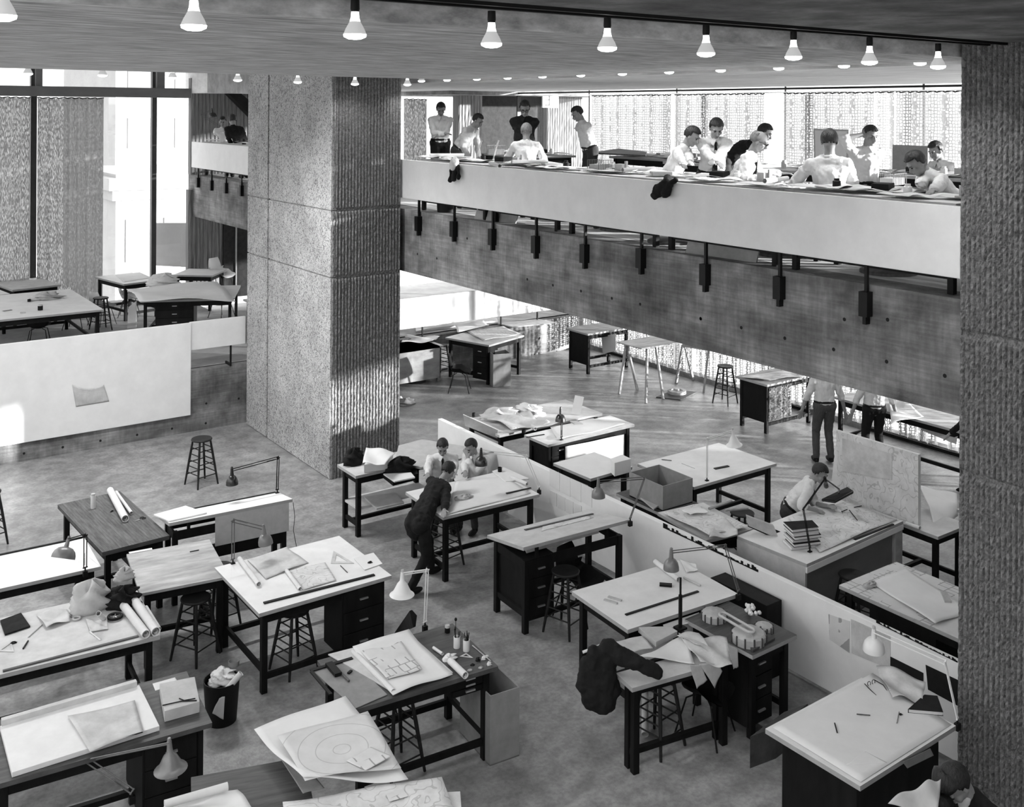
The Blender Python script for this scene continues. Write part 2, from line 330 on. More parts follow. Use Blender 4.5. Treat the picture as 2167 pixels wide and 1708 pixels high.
# right foreground column
rx0, ry1 = 9.0, 5.47
s2 = [PX(0, 2029, 701, rx0).z, PX(0, 2031, 1001, rx0).z]
m = MB(); m.box(rx0+.04, rx0+1.4, ry1-3.7, ry1-.02, 0, 7.4)
m.mi = 1; ribs(m, (rx0+.01, ry1, 0), (rx0+.01, ry1-3.7, 0), 0, 7.4, out=(-1, 0, 0), seams=s2, dep=.032, pitch=.05, jit=.014, dz=.03)
ribs(m, (rx0+1.4, ry1-.01, 0), (rx0, ry1-.01, 0), 0, 7.4, out=(0, 1, 0), seams=s2, dep=.02)
struct('wall_right_column', m, ['rib', 'rib'], keep=True)
# terrace edge: concrete face, base, white panels
m = MB(); m.box(-8, cx1, YT+.06, YT+.3, .33, H1)
m.box(-8, cx1, YT, YT+.3, 0, .33); m.box(cx1-.2, XW, YR, YR+.3, 0, .85); m.mi = 1
for n_, x, y in ((14, 155, 1585), (14, 405, 1545), (14, 648, 1503), (14, 885, 1465), (14, 1110, 1425), (14, 1328, 1390), (14, 1338, 1267), (14, 1548, 1235), (15, 990, 510), (15, 955, 625), (15, 1110, 603)):
    if n_ == 15: q = PY(n_, x, y, YR); m.tube([(q.x, YR-.002, q.z), (q.x, YR+.1, q.z)], .022, 10); continue
    q = PY(n_, x, y, YT); m.tube([(q.x, YT-.002+(.06 if q.z > .33 else 0), q.z), (q.x, YT+.1, q.z)], .022, 10)
struct('wall_terrace_edge', m, ['board', 'dark'], keep=True)
xg = PY(0, 402, 760, YT).x; xe = PY(15, 1073, 330, YR).x
struct('wall_terrace_parapet_left', MB().box(-6, xg, YT-.06, YT, .34, 2.1), 'white', keep=True, bevel=.006)
struct('wall_terrace_parapet_middle', MB().box(xg, cx0+.02, YT+.0, YT+.06, 1.56, 2.1), 'white', keep=True, bevel=.006)
struct('wall_terrace_parapet_right', MB().box(cx1-.05, xe, YR-.06, YR, PY(15, 770, 350, YR).z, PY(0, 850, 632, YR).z), 'white', keep=True, bevel=.006)
m = MB()
for n_, x in ((14, 1493), (15, 728), (15, 182), (15, 980)):
    if n_ == 15: q = PY(n_, x, 400, YR); m.box(q.x-.015, q.x+.015, YR+.02, YR+.05, .85, 1.25); continue
    q = PY(n_, x, 940, YT); m.box(q.x-.015, q.x+.015, YT+.02, YT+.05, 1.2, 1.6); m.box(q.x-.015, q.x+.015, YT+.02, YT+.3, H1, 1.2)
struct('trim_terrace_brackets', m, 'black', keep=True)
# mezzanine slab and beam
struct('floor_mezzanine', MB().box(9.45, XW, -1, YW, 4.05, H2), 'soffit2', keep=True)
m = MB(); m.box(9.05, 9.45, ry1, YW, 3.37, H2); m.box(9.05, 10.5, 3, ry1, 3.37, H2-.001)
m.mi = 1
holes = [(21,205,648),(21,398,692),(21,700,493),(21,1300,900),(21,1555,960),(21,1835,1018),(21,2143,1090),(21,1843,712),(15,1690,275),(15,2110,375),(16,150,122),(16,450,187),(16,772,265),(16,1133,348),(16,1525,438),(16,1955,543),(16,1532,128),(0,1787,676)]
for n_, x, y in holes:
    q = PX(n_, x, y, 9.05); m.tube([(9.048, q.y, q.z), (9.2, q.y, q.z)], .02, 10)
struct('wall_mezzanine_beam', m, ['board', 'dark'], keep=True)
struct('wall_mezzanine_parapet', MB().box(9.0, 9.06, ry1, cy0+.1, 4.66, 5.33), 'white', keep=True, bevel=.006)
struct('wall_mezzanine_parapet_far', MB().box(9.0, 9.06, cy1, YW, 4.66, 5.33), 'white', keep=True, bevel=.006)
m = MB()
br = [(21,237,110,270,415),(21,590,170,320,488),(21,975,225,395,563),(21,1408,290,465,645),(21,1897,360,550,742),(0,1362,498,525,580),(0,1498,518,558,608),(0,1655,545,584,638),(0,1838,565,616,675)]
for n_, x, y0, y1, y2 in br:
    q = PX(n_, x, y1, 9.05); y = q.y
    m.box(9.0, 9.035, y-.016, y+.016, 4.2, 4.662); m.box(8.955, 9.05, y-.05, y+.05, q.z-.25, q.z); m.box(8.98, 9.05, y-.02, y+.02, q.z-.33, q.z-.2)
for n_, x, y1 in ((22,205,1200),(22,345,1230),(22,495,1255),(22,655,1280)):
    q = PX(n_, x, y1, 9.05); y = q.y
    m.box(9.0, 9.035, y-.016, y+.016, 4.2, 4.662); m.box(8.97, 9.05, y-.05, y+.05, q.z-.25, q.z)
struct('trim_mezzanine_brackets', m, 'black', keep=True)
# ceilings
sz = 6.72; yn, yf, xr = 5.5, 15.1, 9.65
struct('ceiling', MB().box(-1.5, xr, yn, yf, sz, sz+.9), 'soffit', keep=True, bevel=.01)
struct('ceiling_mezzanine', MB().box(10.25, XW-.55, 4, 26, sz+.0, sz+.9), 'soffit2', keep=True)
struct('ceiling_near', MB().box(.6, 10.2, -4, 5.0, 6.83, 7.7), 'board', keep=True)
struct('ceiling_upper', MB().box(-1.5, XW+.3, 2.6, YW+.3, 7.75, 7.9), 'soffit2', keep=True)
struct('ceiling_back', MB().box(9.0, XW, 26, YW+.2, 6.6, 7.5), 'soffit2', keep=True)
# east window wall
m = MB(); m.box(XW, XW+.2, -4, 0, -.1, 7.8); m.box(XW-.1, XW+.2, -4, 6.3, -.1, H2); m.box(XW-.12, XW+.2, -1, YW, 3.3, H2+.02); m.box(XW, XW+.2, -1, YW, 7.1, 7.8); m.box(XW, XW+.2, -1, YW, -.1, .12)  # unseen lower southern stretch made solid to keep sun off the hall tables
struct('wall_east', m, 'board', keep=True)
def frame_wall(name, a, b, z0, z1, n, axis, c):
    m = MB(); w = .05
    for i in range(n+1):
        t = a+(b-a)*i/n
        if axis == 'x': m.box(t-w/2, t+w/2, c, c+.12, z0, z1)
        else: m.box(c, c+.12, t-w/2, t+w/2, z0, z1)
    struct(name, m, 'steel', keep=True)
frame_wall('window_2', -1.6, YW, .12, 3.3, 9, 'y', XW+.02)
frame_wall('window_3', -1.6, YW, H2+.05, 7.1, 9, 'y', XW+.02)
struct('window_4', MB().box(XW+.06, XW+.07, -1, YW, .12, 7.1), 'glass', keep=True)
# north window wall with mullions, transom beam
m = MB()
for (n_, x, w) in ((0, 70, .14), (0, 325, .12), (0, 404, .07)):
    q = PY(n_, x, 380, YW); m.box(q.x-w/2, q.x+w/2, YW-.06, YW+.1, H1, 7.75)
for i in range(4): m.box(2.6-i*2.6, 2.72-i*2.6, YW-.06, YW+.1, H1, 7.75)
m.box(11.6, 11.72, YW-.06, YW+.1, H2, 7.1); m.box(14.4, 14.5, YW-.06, YW+.1, H2, 7.1)
x1 = PY(0, 445, 200, YW).x
m.mi = 1; m.box(-6, x1, YW-.3, YW-.05, PY(0, 200, 205, YW-.3).z, PY(0, 200, 184, YW-.3).z)
q = PY(0, 335, 150, YW); m.box(q.x-.09, q.x+.11, YW-.2, YW-.06, 6.6, 7.75); q = PY(0, 81, 150, YW); m.box(q.x-.09, q.x+.06, YW-.2, YW-.06, 6.6, 7.75)
struct('window_1', m, ['steel', 'steelg'], keep=True)
struct('window_5', MB().box(-6, XW, YW+.01, YW+.02, H1, 7.75), 'glass', keep=True)
struct('trim_window_sill', MB().box(-6, 9, YW-.15, YW+.15, H1, H1+.12), 'steelg', keep=True)
# corduroy walls at the far ends
q0, q1, q2, q3 = [PY(0, x, 260, 25.).x for x in (970, 1020, 1158, 1232)]
m = MB(); ribs(m, (q0, 25, 0), (q1, 25, 0), H2, 6.72, dep=.03, pitch=.09, dz=.15); ribs(m, (q2, 25, 0), (q3, 25, 0), H2, 6.72, dep=.03, pitch=.09, dz=.15)
m.box(q0, q1, 25.01, 25.3, H2, 6.72); m.box(q2, q3, 25.01, 25.3, H2, 6.72)
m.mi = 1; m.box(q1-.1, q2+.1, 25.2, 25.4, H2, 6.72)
struct('wall_mezzanine_core', m, ['ribwall', 'trous'], keep=True)
struct('ceiling_core_beam', MB().box(q0-1.2, q3+.3, 23.5, 25.9, 6.62, 6.9), 'board', keep=True)
# far stair wall on mezzanine north and dark core on terrace
m = MB(); a, b = PY(22, 118, 500, 27.2).x, PY(22, 740, 500, 27.2).x
ribs(m, (a, 27.2, 0), (b+.6, 27.2, 0), H2, 7.0, dep=.03, pitch=.1, dz=.2); m.box(a, b+.6, 27.21, 27.4, H2, 7.0)
m.mi = 1
st = [PY(22, 460, 330, 26.9), PY(22, 760, 630, 26.9), PY(22, 760, 470, 26.9), PY(22, 590, 330, 26.9)]
m.prism(st, (0, -.3, 0)); m.mi = 1
struct('wall_stair', m, ['ribwall', 'clothd'], keep=True)
m = MB(); a, b = PY(14, 1215, 200, 27.2).x, PY(14, 1440, 200, 27.2).x
ribs(m, (a, 27.2, 0), (b, 27.2, 0), H1, 4.06, dep=.03, pitch=.1, dz=.2); m.box(a, b, 27.21, 27.4, H1, 4.06); m.mi = 1; m.box(b, b+1.6, 27.1, 27.4, H1, 4.06)
m.mi = 2; m.box(b+.3, b+.33, 27.05, 27.1, H1, 4.0)
struct('wall_terrace_core', m, ['ribwall', 'trous', 'clothg'], keep=True)
# partition between the studios (top z=1)
struct('wall_low_partition', MB().box(9.17, 9.25, 5.0, PX(0, 930, 880, 9.2).y, 0.06, 1.0), 'white', keep=True, bevel=.005)
# window_lights: bulbs on tracks
def make_bulb():
    t = thing('reflector_bulb', 'x', 'light bulb')
    MB().lathe([(.012, .0), (.024, .0), (.026, -.055), (.02, -.075)], n=14).mk('socket', 'black', t, smooth=True)
    MB().lathe([(.021, -.07), (.024, -.105), (.03, -.125)], n=20).mk('bulb_neck', 'bulbneck', t, smooth=True)
    MB().lathe([(.03, -.125), (.052, -.165), (.064, -.195)], n=22).mk('reflector', 'bulbglass', t, smooth=True)
    MB().lathe([(.064, -.195), (.061, -.21), (.035, -.222), (.002, -.225)], n=22).mk('lens', 'bulblens', t, smooth=True)
    return t
def bulb_light(o, w):
    ld = bpy.data.lights.new('bulb_light', 'SPOT'); ld.energy = w; ld.spot_size = math.radians(150); ld.spot_blend = .8; ld.shadow_soft_size = .06
    lo = bpy.data.objects.new('bulb_light', ld); COL.objects.link(lo); lo.location = o.location+Vector((0, 0, -.24))
PB = make_bulb(); first = [True]
def bulb(loc, label, group=None, s=1.):
    o = bulb_(loc, label, group, s); bulb_light(o, {G1: 42, G2: 18 if loc[0] > 6.4 else 300, G3: 30, G4: 12, 'added fill bulbs under the mezzanine slab': 34}.get(group, 30)); return o
G1, G2, G3, G4 = 'large reflector bulbs on the near ceiling track', 'reflector bulbs beyond the wide soffit', 'bulbs along the mezzanine edge trough', 'bulbs along the mezzanine window track'
def bulb_(loc, label, group=None, s=1.):
    if first[0]: first[0] = False; PB.location = loc; PB.scale = (s,)*3; PB['label'] = label; PB['group'] = group; return PB
    return copy_tree(PB, loc=loc, label=label, group=group, scale=s)
ORD = ['first', 'second', 'third', 'fourth', 'fifth', 'sixth', 'seventh', 'eighth', 'ninth', 'tenth', 'eleventh', 'twelfth', 'thirteenth']
G1 = 'large reflector bulbs on the near ceiling track'
for i, (x, y) in enumerate([(4,46),(410,66),(751,84),(1040,102),(1285,110),(1494,121),(1679,128),(1840,138),(1985,147)]):
    q = W(0, x, y, CH+.385); q.y = 5.2; q = PY(0, x, y, 5.2)
    bulb((q.x, 5.2, q.z+.225), f'large lit reflector bulb hanging from the near ceiling track, {ORD[i]} from the left', G1)
tz = CH+.62
struct('trim_track_near', MB().box(1.5, 9.0, 5.02, 5.06, tz-.01, tz+.03).box(-3, 9, 5.18, 5.22, CH+.61, CH+.63), 'black', keep=True)
G2 = 'reflector bulbs beyond the wide soffit'
for i, (x, y) in enumerate([(59,160),(217,163),(365,168),(503,173),(630,177),(751,181)]):
    q = PY(0, x, y, 15.5); bulb((q.x, 15.5, q.z+.225), f'lit reflector bulb below the far edge of the wide soffit, {ORD[i]} from the left', G2)
q = PY(0, 862, 182, 15.6); bulb((q.x, 15.6, q.z+.225), 'lit reflector bulb just right of the central column top', G2)
G3 = 'bulbs along the mezzanine edge trough'
for i, x in enumerate([1947,1786,1648,1525,1416,1317,1229,1148,1074,1009,946,892]):
    q = PX(0, x, 139+(1947-x)*.0335, 9.9); bulb((9.9, q.y, q.z+.225), f'lit bulb in the trough over the mezzanine edge, {ORD[i]} counted from the right column', G3, 1.0)
G4 = 'bulbs along the mezzanine window track'
for i, x in enumerate([1970,1805,1680,1524,1440,1385,1320,1275,1217,1165]):
    q = PX(0, x, 177+(1970-x)*.0125, 16.95); bulb((16.95, q.y, q.z+.225), f'small lit bulb on the track above the window curtains, {ORD[i]} counted from the right column', G4)
G5 = 'added fill bulbs under the mezzanine slab'  # added bulbs, hidden by the beam, to brighten the east studio
for i, (x, y) in enumerate([(x, y) for x in (11.0, 13.8) for y in (7.5, 9.5, 11.5, 13.5, 15.5, 17.5)]):
    bulb((x, y, 4.0), f'added fill bulb under the mezzanine slab, {ORD[i % 6]} from the right column in the {"near" if x < 12 else "far"} row', G5)
struct('trim_added_track_under', MB().box(10.98, 11.02, 6.5, 18.5, 3.98, 4.052).box(13.78, 13.82, 6.5, 18.5, 3.98, 4.052), 'black', keep=True)  # unseen track made up to carry the added fill bulbs
struct('trim_track_far', MB().box(0, 9.3, 15.45, 15.6, CH+.56, CH+.8), 'black', keep=True); struct('trim_track_mezzanine', MB().box(9.8, 10.0, 5.5, 16, CH+.62, CH+.86), 'black', keep=True)
struct('trim_track_window', MB().box(16.9, 17.0, 5, 24, sz-.06, sz-.02), 'black', keep=True)
struct('trim_curtain_rail_upper', MB().box(17.2, 17.3, 6.4, 23, 6.6, 6.625), 'white', keep=True)
struct('trim_curtain_rail_lower', MB().box(17.15, 17.3, 6.3, 23, 3.275, 3.3), 'black', keep=True)
# outside
def building(name, label, x0, x1, y0, y1, z1, storeys, bays, m1='out1'):
    t = thing(name, label, 'building', ((x0+x1)/2, (y0+y1)/2, -12))
    T = Matrix.Translation(-t.location)
    MB().box(x0, x1, y0, y1, -12, z1, T).mk('facade', m1, t)
    MB().box(x0-.5, x1+.5, y0-.5, y1, z1-.9, z1-.2, T).box(x0-.25, x1+.25, y0-.25, y1, z1-1.5, z1-.9, T).mk('cornice', m1, t)
    bw = (x1-x0)/bays; hs = (z1+12-2)/storeys
    for i in range(bays):
        for j in range(storeys):
            MB().box(x0+bw*(i+.25), x0+bw*(i+.75), y0-.06, y0+.1, -12+hs*(j+.25), -12+hs*(j+.85), T).mk('window', 'out2', t)
qa = PY(23, 165, 870, 62.)
building('stone_corner_building', 'pale stone corner building with a cornice seen through the tall window', qa.x, qa.x+11, 62, 72, qa.z, 3, 5)
qb = PY(23, 70, 440, 95.)
building('tower_block', 'pale overexposed tower block behind the corner building outside', qb.x+1, qb.x+26, 95, 115, 26, 8, 6, 'out1')
# ================================================================== FURNITURE BUILDERS
FL = dict(o=Vector((0, 0, 0)), n=Vector((0, 0, 1))); TE = dict(o=Vector((0, 0, H1)), n=Vector((0, 0, 1))); MZ = dict(o=Vector((0, 0, H2)), n=Vector((0, 0, 1)))
def on(T, n, x, y, h=.002): return hitp((n, x, y), T['o']+T['n']*h, T['n'])
def lvl(z): return dict(o=Vector((0, 0, z)), n=Vector((0, 0, 1)))
def table(label, P1, P2, P4, z=.9, zf=None, fl=0., top='top', frame='blackwood', th=.04, name='drafting_table', cat='table', group=None, leg=.065, inset=.06, apron=.11,
          low='H', cab=(), shelf=None, edge='topedge', par=False, hang=None, tag_=None, solid=False, thd=None):
    zf = z if zf is None else zf
    A = W(*P1, fl+z) if not isinstance(P1, Vector) else Vector((P1.x, P1.y, fl+z)); B = W(*P2, fl+z) if not isinstance(P2, Vector) else Vector((P2.x, P2.y, fl+z))
    D = W(*P4, fl+zf) if not isinstance(P4, Vector) else Vector((P4.x, P4.y, fl+zf))
    u = Vector((B.x-A.x, B.y-A.y, 0)); L = u.length; u.normalize(); v = Vector((-u.y, u.x, 0)); Wd = (D-A).dot(v)
    rz = math.atan2(u.y, u.x); loc = Vector((A.x, A.y, fl))
    t = thing(name, label, cat, loc, rz, group)
    s = (zf-z)/Wd
    ztop = lambda y: z+s*y
    m = MB(); vs = []
    for y in (0, Wd):
        for x in (0, L): vs += [(x, y, ztop(y)), (x, y, ztop(y)-th)]
    o = 0; m.add([vs[1], vs[3], vs[7], vs[5], vs[0], vs[2], vs[6], vs[4]], [(0,3,2,1),(4,5,6,7)]); m.mi = 1
    m.add([vs[1], vs[3], vs[7], vs[5], vs[0], vs[2], vs[6], vs[4]], [(0,1,5,4),(1,2,6,5),(2,3,7,6),(3,0,4,7)])
    tp = m.mk('tabletop', [top, edge], t, bevel=.004)
    zb = min(z, zf)-th-.002
    if abs(s) > .02:
        zb -= .02
        m = MB()
        for x in (.25, L-.29):
            for y in (.1, Wd-.14): m.box(x, x+.035, y, y+.035, zb-.02, ztop(y)-th)
        m.mk('tilt_support', frame, t)
    i = inset; w = leg
    if solid:
        MB().box(i, L-i, i, Wd-i, .0, zb).mk('cabinet_body', frame, t, bevel=.006)
    else:
        for (x, y) in ((i, i), (L-i-w, i), (L-i-w, Wd-i-w), (i, Wd-i-w)): MB().box(x, x+w, y, y+w, 0, zb).mk('leg', frame, t, bevel=.004)
        a = .012
        MB().box(i+a, L-i-a, i+.012, i+.035, zb-apron, zb-.001).box(i+a, L-i-a, Wd-i-.035, Wd-i-.012, zb-apron, zb-.001).box(i+.012, i+.035, i+a, Wd-i-a, zb-apron, zb-.001).box(L-i-.035, L-i-.012, i+a, Wd-i-a, zb-apron, zb-.001).mk('apron', frame, t)
        if low == 'H':
            for x in (i+.015, L-i-.05): MB().box(x, x+.035, i+w-.005, Wd-i-w+.005, .14, .2).mk('stretcher', frame, t)
            MB().box(i+.05, L-i-.05, Wd*.5-.02, Wd*.5+.03, .145, .195).mk('stretcher', frame, t)
        elif low == 'F':
            for x in (i+.015, L-i-.05): MB().box(x, x+.035, i+w-.005, Wd-i-w+.005, .2, .26).mk('stretcher', frame, t)
            for y in (i+.015, Wd-i-.05): MB().box(i+w-.005, L-i-w+.005, y, y+.035, .14, .2).mk('stretcher', frame, t)
    for (x0, x1, y0, y1, zc, side) in cab:
        c = MB().box(x0, x1, y0, y1, zc, zb-.003).mk('drawer_cabinet', frame, t, bevel=.004)
        nd = 3; hh = (zb-.03-zc)/nd
        for k in range(nd):
            za, zz = zc+.02+hh*k, zc+.01+hh*(k+1)
            if side == 'near': d = MB().box(x0+.02, x1-.02, y0-.014, y0+.002, za, zz); hd = MB().box((x0+x1)/2-.05, (x0+x1)/2+.05, y0-.034, y0-.014, (za+zz)/2-.008, (za+zz)/2+.008)
            elif side == 'far': d = MB().box(x0+.02, x1-.02, y1-.002, y1+.014, za, zz); hd = MB().box((x0+x1)/2-.05, (x0+x1)/2+.05, y1+.014, y1+.034, (za+zz)/2-.008, (za+zz)/2+.008)
            else: d = MB().box(x0-.014, x0+.002, y0+.02, y1-.02, za, zz); hd = MB().box(x0-.034, x0-.014, (y0+y1)/2-.05, (y0+y1)/2+.05, (za+zz)/2-.008, (za+zz)/2+.008)
            d.mk('drawer', frame, c, bevel=.003); hd.mk('handle', 'metal', c)
    if shelf: MB().box(i+.01, L-i-.01, i+.01, Wd-i-.01, shelf-.03, shelf).mk('shelf', 'topg', t)
    if par:                                    # parallel rule lying along the board
        x0, x1, yy = par; MB().box(x0, x1, yy-.02, yy+.02, ztop(yy)+.003, ztop(yy)+.014).mk('parallel_rule', 'black', t)
    if hang: MB().box(hang[0], hang[1], -.012, -.002, hang[2], z-.03).mk('front_panel', hang[3], t)
    nrm = Vector((-u.y*-s*-1*0, 0, 1)); nrm = (Vector((0, 0, 1))-v*s).normalized()
    return dict(o=A, n=nrm, u=u, v=v, L=L, W=Wd, obj=t, A=A, s=s)
def loc_on(T, a, b, h=0.): return T['A']+T['u']*a+T['v']*b+Vector((0, 0, T['s']*b+h))
# swing-arm lamp ------------------------------------------------------------
def swing_lamp(label, base, elbow, tip, aim, shade='lampg', arm='steelrod', size=.085, bell=False, post=None, group='swing-arm drafting lamps', clampz=.05):
    base, elbow, tip, aim = Vector(base), Vector(elbow), Vector(tip), Vector(aim).normalized()
    t = thing('swing_arm_lamp', label, 'lamp', base, 0, group); T = lambda p: Vector(p)-base
    MB().box(-.025, .025, -.02, .02, -clampz, .012).tube([(0, 0, 0), (0, 0, .05)], .009).mk('clamp', 'black', t, bevel=.003)
    for nm, a, b in (('lower_arm', base+Vector((0, 0, .05)), elbow), ('upper_arm', elbow, tip)):
        d = (b-a).normalized(); s = d.cross(Vector((-.3, .9, .3))).normalized()*.018; s2 = d.cross(s).normalized()*.0165; m = MB()
        m.tube([T(a+s+s2*.0), T(b+s)], .006, 6).tube([T(a-s), T(b-s)], .006, 6); L = (b-a).length
        for q in (.0, 1.): p = a.lerp(b, q); m.tube([T(p-s*1.5), T(p+s*1.5)], .008, 8)
        m.mk(nm, arm, t, smooth=True)
        pts = []; a2 = a+d*.03+s*.6; n = 40; LL = min(.14, L*.4)
        u_ = d.orthogonal().normalized()*.007; w_ = d.cross(u_)
        for k in range(n*3): th = k*2*math.pi/6; pts.append(T(a2+d*LL*k/(n*3)+u_*math.cos(th)+w_*math.sin(th)))
        MB().tube(pts, .0014, 4).mk('spring', arm, t)
    q = aim.to_track_quat('Z', 'Y').to_matrix().to_4x4(); Tm = Matrix.Translation(T(tip))@q; s = size
    prof = [(.018, -.02), (.022, .03), (.026, .07)]+([(s*.45, .10), (s*.62, .14), (s*.8, .18), (s*1.02, .205), (s*1.12, .212)] if bell else [(s*.62, .085), (s*.86, .115), (s*.98, .155), (s*1.0, .19)])
    z1 = prof[-1][1]
    inner = [(r-.004, z-.004) for r, z in prof[::-1][:-2]]
    MB().lathe(prof+[(prof[-1][0]-.003, z1)]+inner, Tm, 24).mk('lamp_shade', shade, t, smooth=True)
    MB().lathe([(.012, -.045), (.016, -.04), (.016, -.015), (.02, -.015)], Tm, 12).mk('switch_cap', shade if shade != 'lampw' else 'cardl', t, smooth=True)
    MB().ell(Tm@Vector((0, 0, z1-.05)), (.026, .026, .03)).mk('bulb', 'cardl', t, smooth=True); swing_lamp.last = t
    return t
# stool ---------------------------------------------------------------------
def make_stool():
    t = thing('wooden_stool', 'x', 'stool'); H = .74
    MB().lathe([(.14, H-.035), (.165, H-.028), (.17, H-.012), (.16, H), (.06, H-.008), (.001, H-.01)], n=28).mk('seat', 'stool', t, smooth=True)
    tops = [(.1*a, .1*b, H-.03) for a, b in ((1, 1), (-1, 1), (-1, -1), (1, -1))]; bots = [(.19*a, .19*b, 0) for a, b in ((1, 1), (-1, 1), (-1, -1), (1, -1))]
    for a, b in zip(tops, bots):
        a, b = Vector(a), Vector(b); MB().tube([a, a.lerp(b, .3), a.lerp(b, .6), b], [.016, .02, .019, .014], 9).mk('leg', 'stool', t, smooth=True)
    for zz, ev in ((.17, 0), (.27, 1), (.36, 0), (.46, 1), (.56, 0)):
        for k in range(4):
            if (k % 2) != ev and zz in (.27, .46): continue
            z2 = zz+(.035 if k % 2 else 0); f = 1-z2/(H-.03); p = [Vector(tops[j]).lerp(Vector(bots[j]), f) for j in (k, (k+1) % 4)]
            MB().tube(p, .0085, 7).mk('rung', 'stool', t, smooth=True)
    return t
STO = [make_stool()]
def stool(label, loc, rz=.3, h=None, mat_=None):
    s = (1, 1, (h or .74)/.74)
    if STO[0] is not None and len(STO) == 1:
        STO.append(STO[0]); o = STO[0]; o.location = loc; o.rotation_euler = (0, 0, rz); o.scale = s; o['label'] = label; o['group'] = 'wooden studio stools'; return o
    return copy_tree(STO[0], loc=loc, rz=rz, label=label, group='wooden studio stools', scale=s)
# moulded shell chair -------------------------------------------------------
def make_chair(shellm='blackwood', legm='black', name='shell_chair'):
    t = thing(name, 'x', 'chair'); nu, nv = 14, 16; vs = []; F = []
    prof = [(.24, .40), (.20, .425), (.12, .435), (.02, .43), (-.08, .425), (-.15, .44), (-.19, .50), (-.215, .58), (-.235, .66), (-.25, .74), (-.262, .80)]
    m = MB(); n = len(prof)
    for side in (0, 1):
        for j, (y, z) in enumerate(prof):
            f = j/(n-1); w = .22 if f < .5 else .22-.08*((f-.5)*2)**2.2
            if j == 0: w *= .9
            for i in range(nu+1):
                a = (i/nu*2-1); rise = (abs(a)**2.6)*(.12 if .2 < f < .7 else .05)
                m.v.append((a*w, -y+(-.006 if side and f > .5 else 0)-(rise*.5 if f > .5 else 0), z+(rise if f <= .62 else rise*.2)-(.008 if side and f <= .5 else 0)))
    o = n*(nu+1)
    F = [(j*(nu+1)+i, j*(nu+1)+i+1, (j+1)*(nu+1)+i+1, (j+1)*(nu+1)+i) for j in range(n-1) for i in range(nu)]
    m.f = F+[tuple(o+k for k in q[::-1]) for q in F]; m.m = [0]*len(m.f)
    m.mk('seat_shell', shellm, t, smooth='all')
    for sx, sy in ((1, 1), (-1, 1), (1, -1), (-1, -1)): MB().tube([(sx*.08, sy*.06, .415), (sx*.15, sy*.13, .39), (sx*.22, sy*.23, 0)], .009, 7).mk('leg', legm, t, smooth=True)
    return t
CHD = [None]
def chair(label, loc, rz, s=1.):
    if CHD[0] is None: CHD[0] = make_chair(); o = CHD[0]; o.location = loc; o.rotation_euler = (0, 0, rz); o['label'] = label; o['group'] = 'dark shell chairs'; return o
    return copy_tree(CHD[0], loc=loc, rz=rz, label=label, group='dark shell chairs')
# papers --------------------------------------------------------------------
def paper(label, T, pts, m='paper', h=.004, wav=.0, curl=None, name='paper_sheet', cat='paper', seed=1, group=None, th=.0015, drop=None):
    cs = [on(T, *p, h=h+wav) for p in pts]; rnd = random.Random(seed); a, b, c, d = [rnd.uniform(3, 8) for _ in range(4)]
    def fn(u, v):
        z = wav*(.5*math.sin(a*u+c)*math.cos(b*v)+.5*math.sin(d*(u+v)))
        if curl:
            for (e, amt) in curl:
                q = {'l': 1-u, 'r': u, 'n': 1-v, 'f': v, 'rf': (u+v)/2+.0, 'ln': 1-(u+v)/2, 'lf': (1-u+v)/2, 'rn': (u+1-v)/2}[e]
                z += amt*max(0, (q-.6)/.4)**2
        if drop:
            for (e, at, amt) in drop:
                q = {'l': 1-u, 'r': u, 'n': 1-v, 'f': v}[e]; z -= amt*max(0, (q-at)/(1-at))**1.3
        return (0, 0, z)
    return solo(name, label, cat, MB().sheet(cs, 14, 14, fn, th), m, group, smooth='all')
def roll(label, a, b, r=.03, m='roll', name='paper_roll', cat='paper roll', group='rolled drawings', parent=None):
    a, b = Vector(a), Vector(b); d = (b-a).normalized(); Tm = Matrix.Translation(a)@d.to_track_quat('Z', 'Y').to_matrix().to_4x4(); L = (b-a).length
    mb = MB().lathe([(r*.82, .002), (r, 0), (r, L), (r*.82, L-.002), (r*.80, L*.98), (r*.80, .02)], Tm, 18, cap=False)
    o = len(mb.v)-18*6; mb.f += [(o+5*18+k, o+5*18+(k+1) % 18, o+(k+1) % 18, o+k) for k in range(18)]; mb.m += [0]*18
    Tm2 = Tm; mb.lathe([(r*.5, .01), (r*.52, .01), (r*.52, L-.01), (r*.5, L-.01), (r*.5, .01)], Tm2, 14, cap=False)
    return solo(name, label, cat, mb, m, group, smooth=True)
def rolled(label, T, p, q, r=.03, **k): return roll(label, on(T, *p, h=r+.003), on(T, *q, h=r+.003), r, **k)
def slab(label, name, cat, T, pts, h0, h1, m, group=None, bevel=.003):
    P = [on(T, *p, h=h0) for p in pts]; return solo(name, label, cat, MB().prism(P, T['n']*(h1-h0)), m, group, bevel=bevel)
def stick(label, name, cat, T, p, q, r=.004, m='woodd', h=.001, group=None, n=6): return solo(name, label, cat, MB().tube([on(T, *p, h=r+h), on(T, *q, h=r+h)], r, n), m, group)
def bar(label, name, cat, T, p, q, w, th, m, h=.002, group=None):
    a, b = on(T, *p, h=h), on(T, *q, h=h); d = (b-a).normalized(); s = d.cross(T['n']).normalized()*w/2
    return solo(name, label, cat, MB().prism([a-s, b-s, b+s, a+s], T['n']*th), m, group)
def tin(label, name, cat, loc, r, h, m='lampw', group=None, lid=None):
    t = thing(name, label, cat, loc, 0, group)
    MB().lathe([(r*.95, 0), (r, .004), (r, h), (r*.88, h), (r*.88, .01)], n=18).mk('body', m, t, smooth=True)
    if lid: MB().lathe([(r*.9, h-.002), (r*.9, h+.02), (r*.8, h+.024)], n=18).mk('lid', lid, t, smooth=True)
    return t
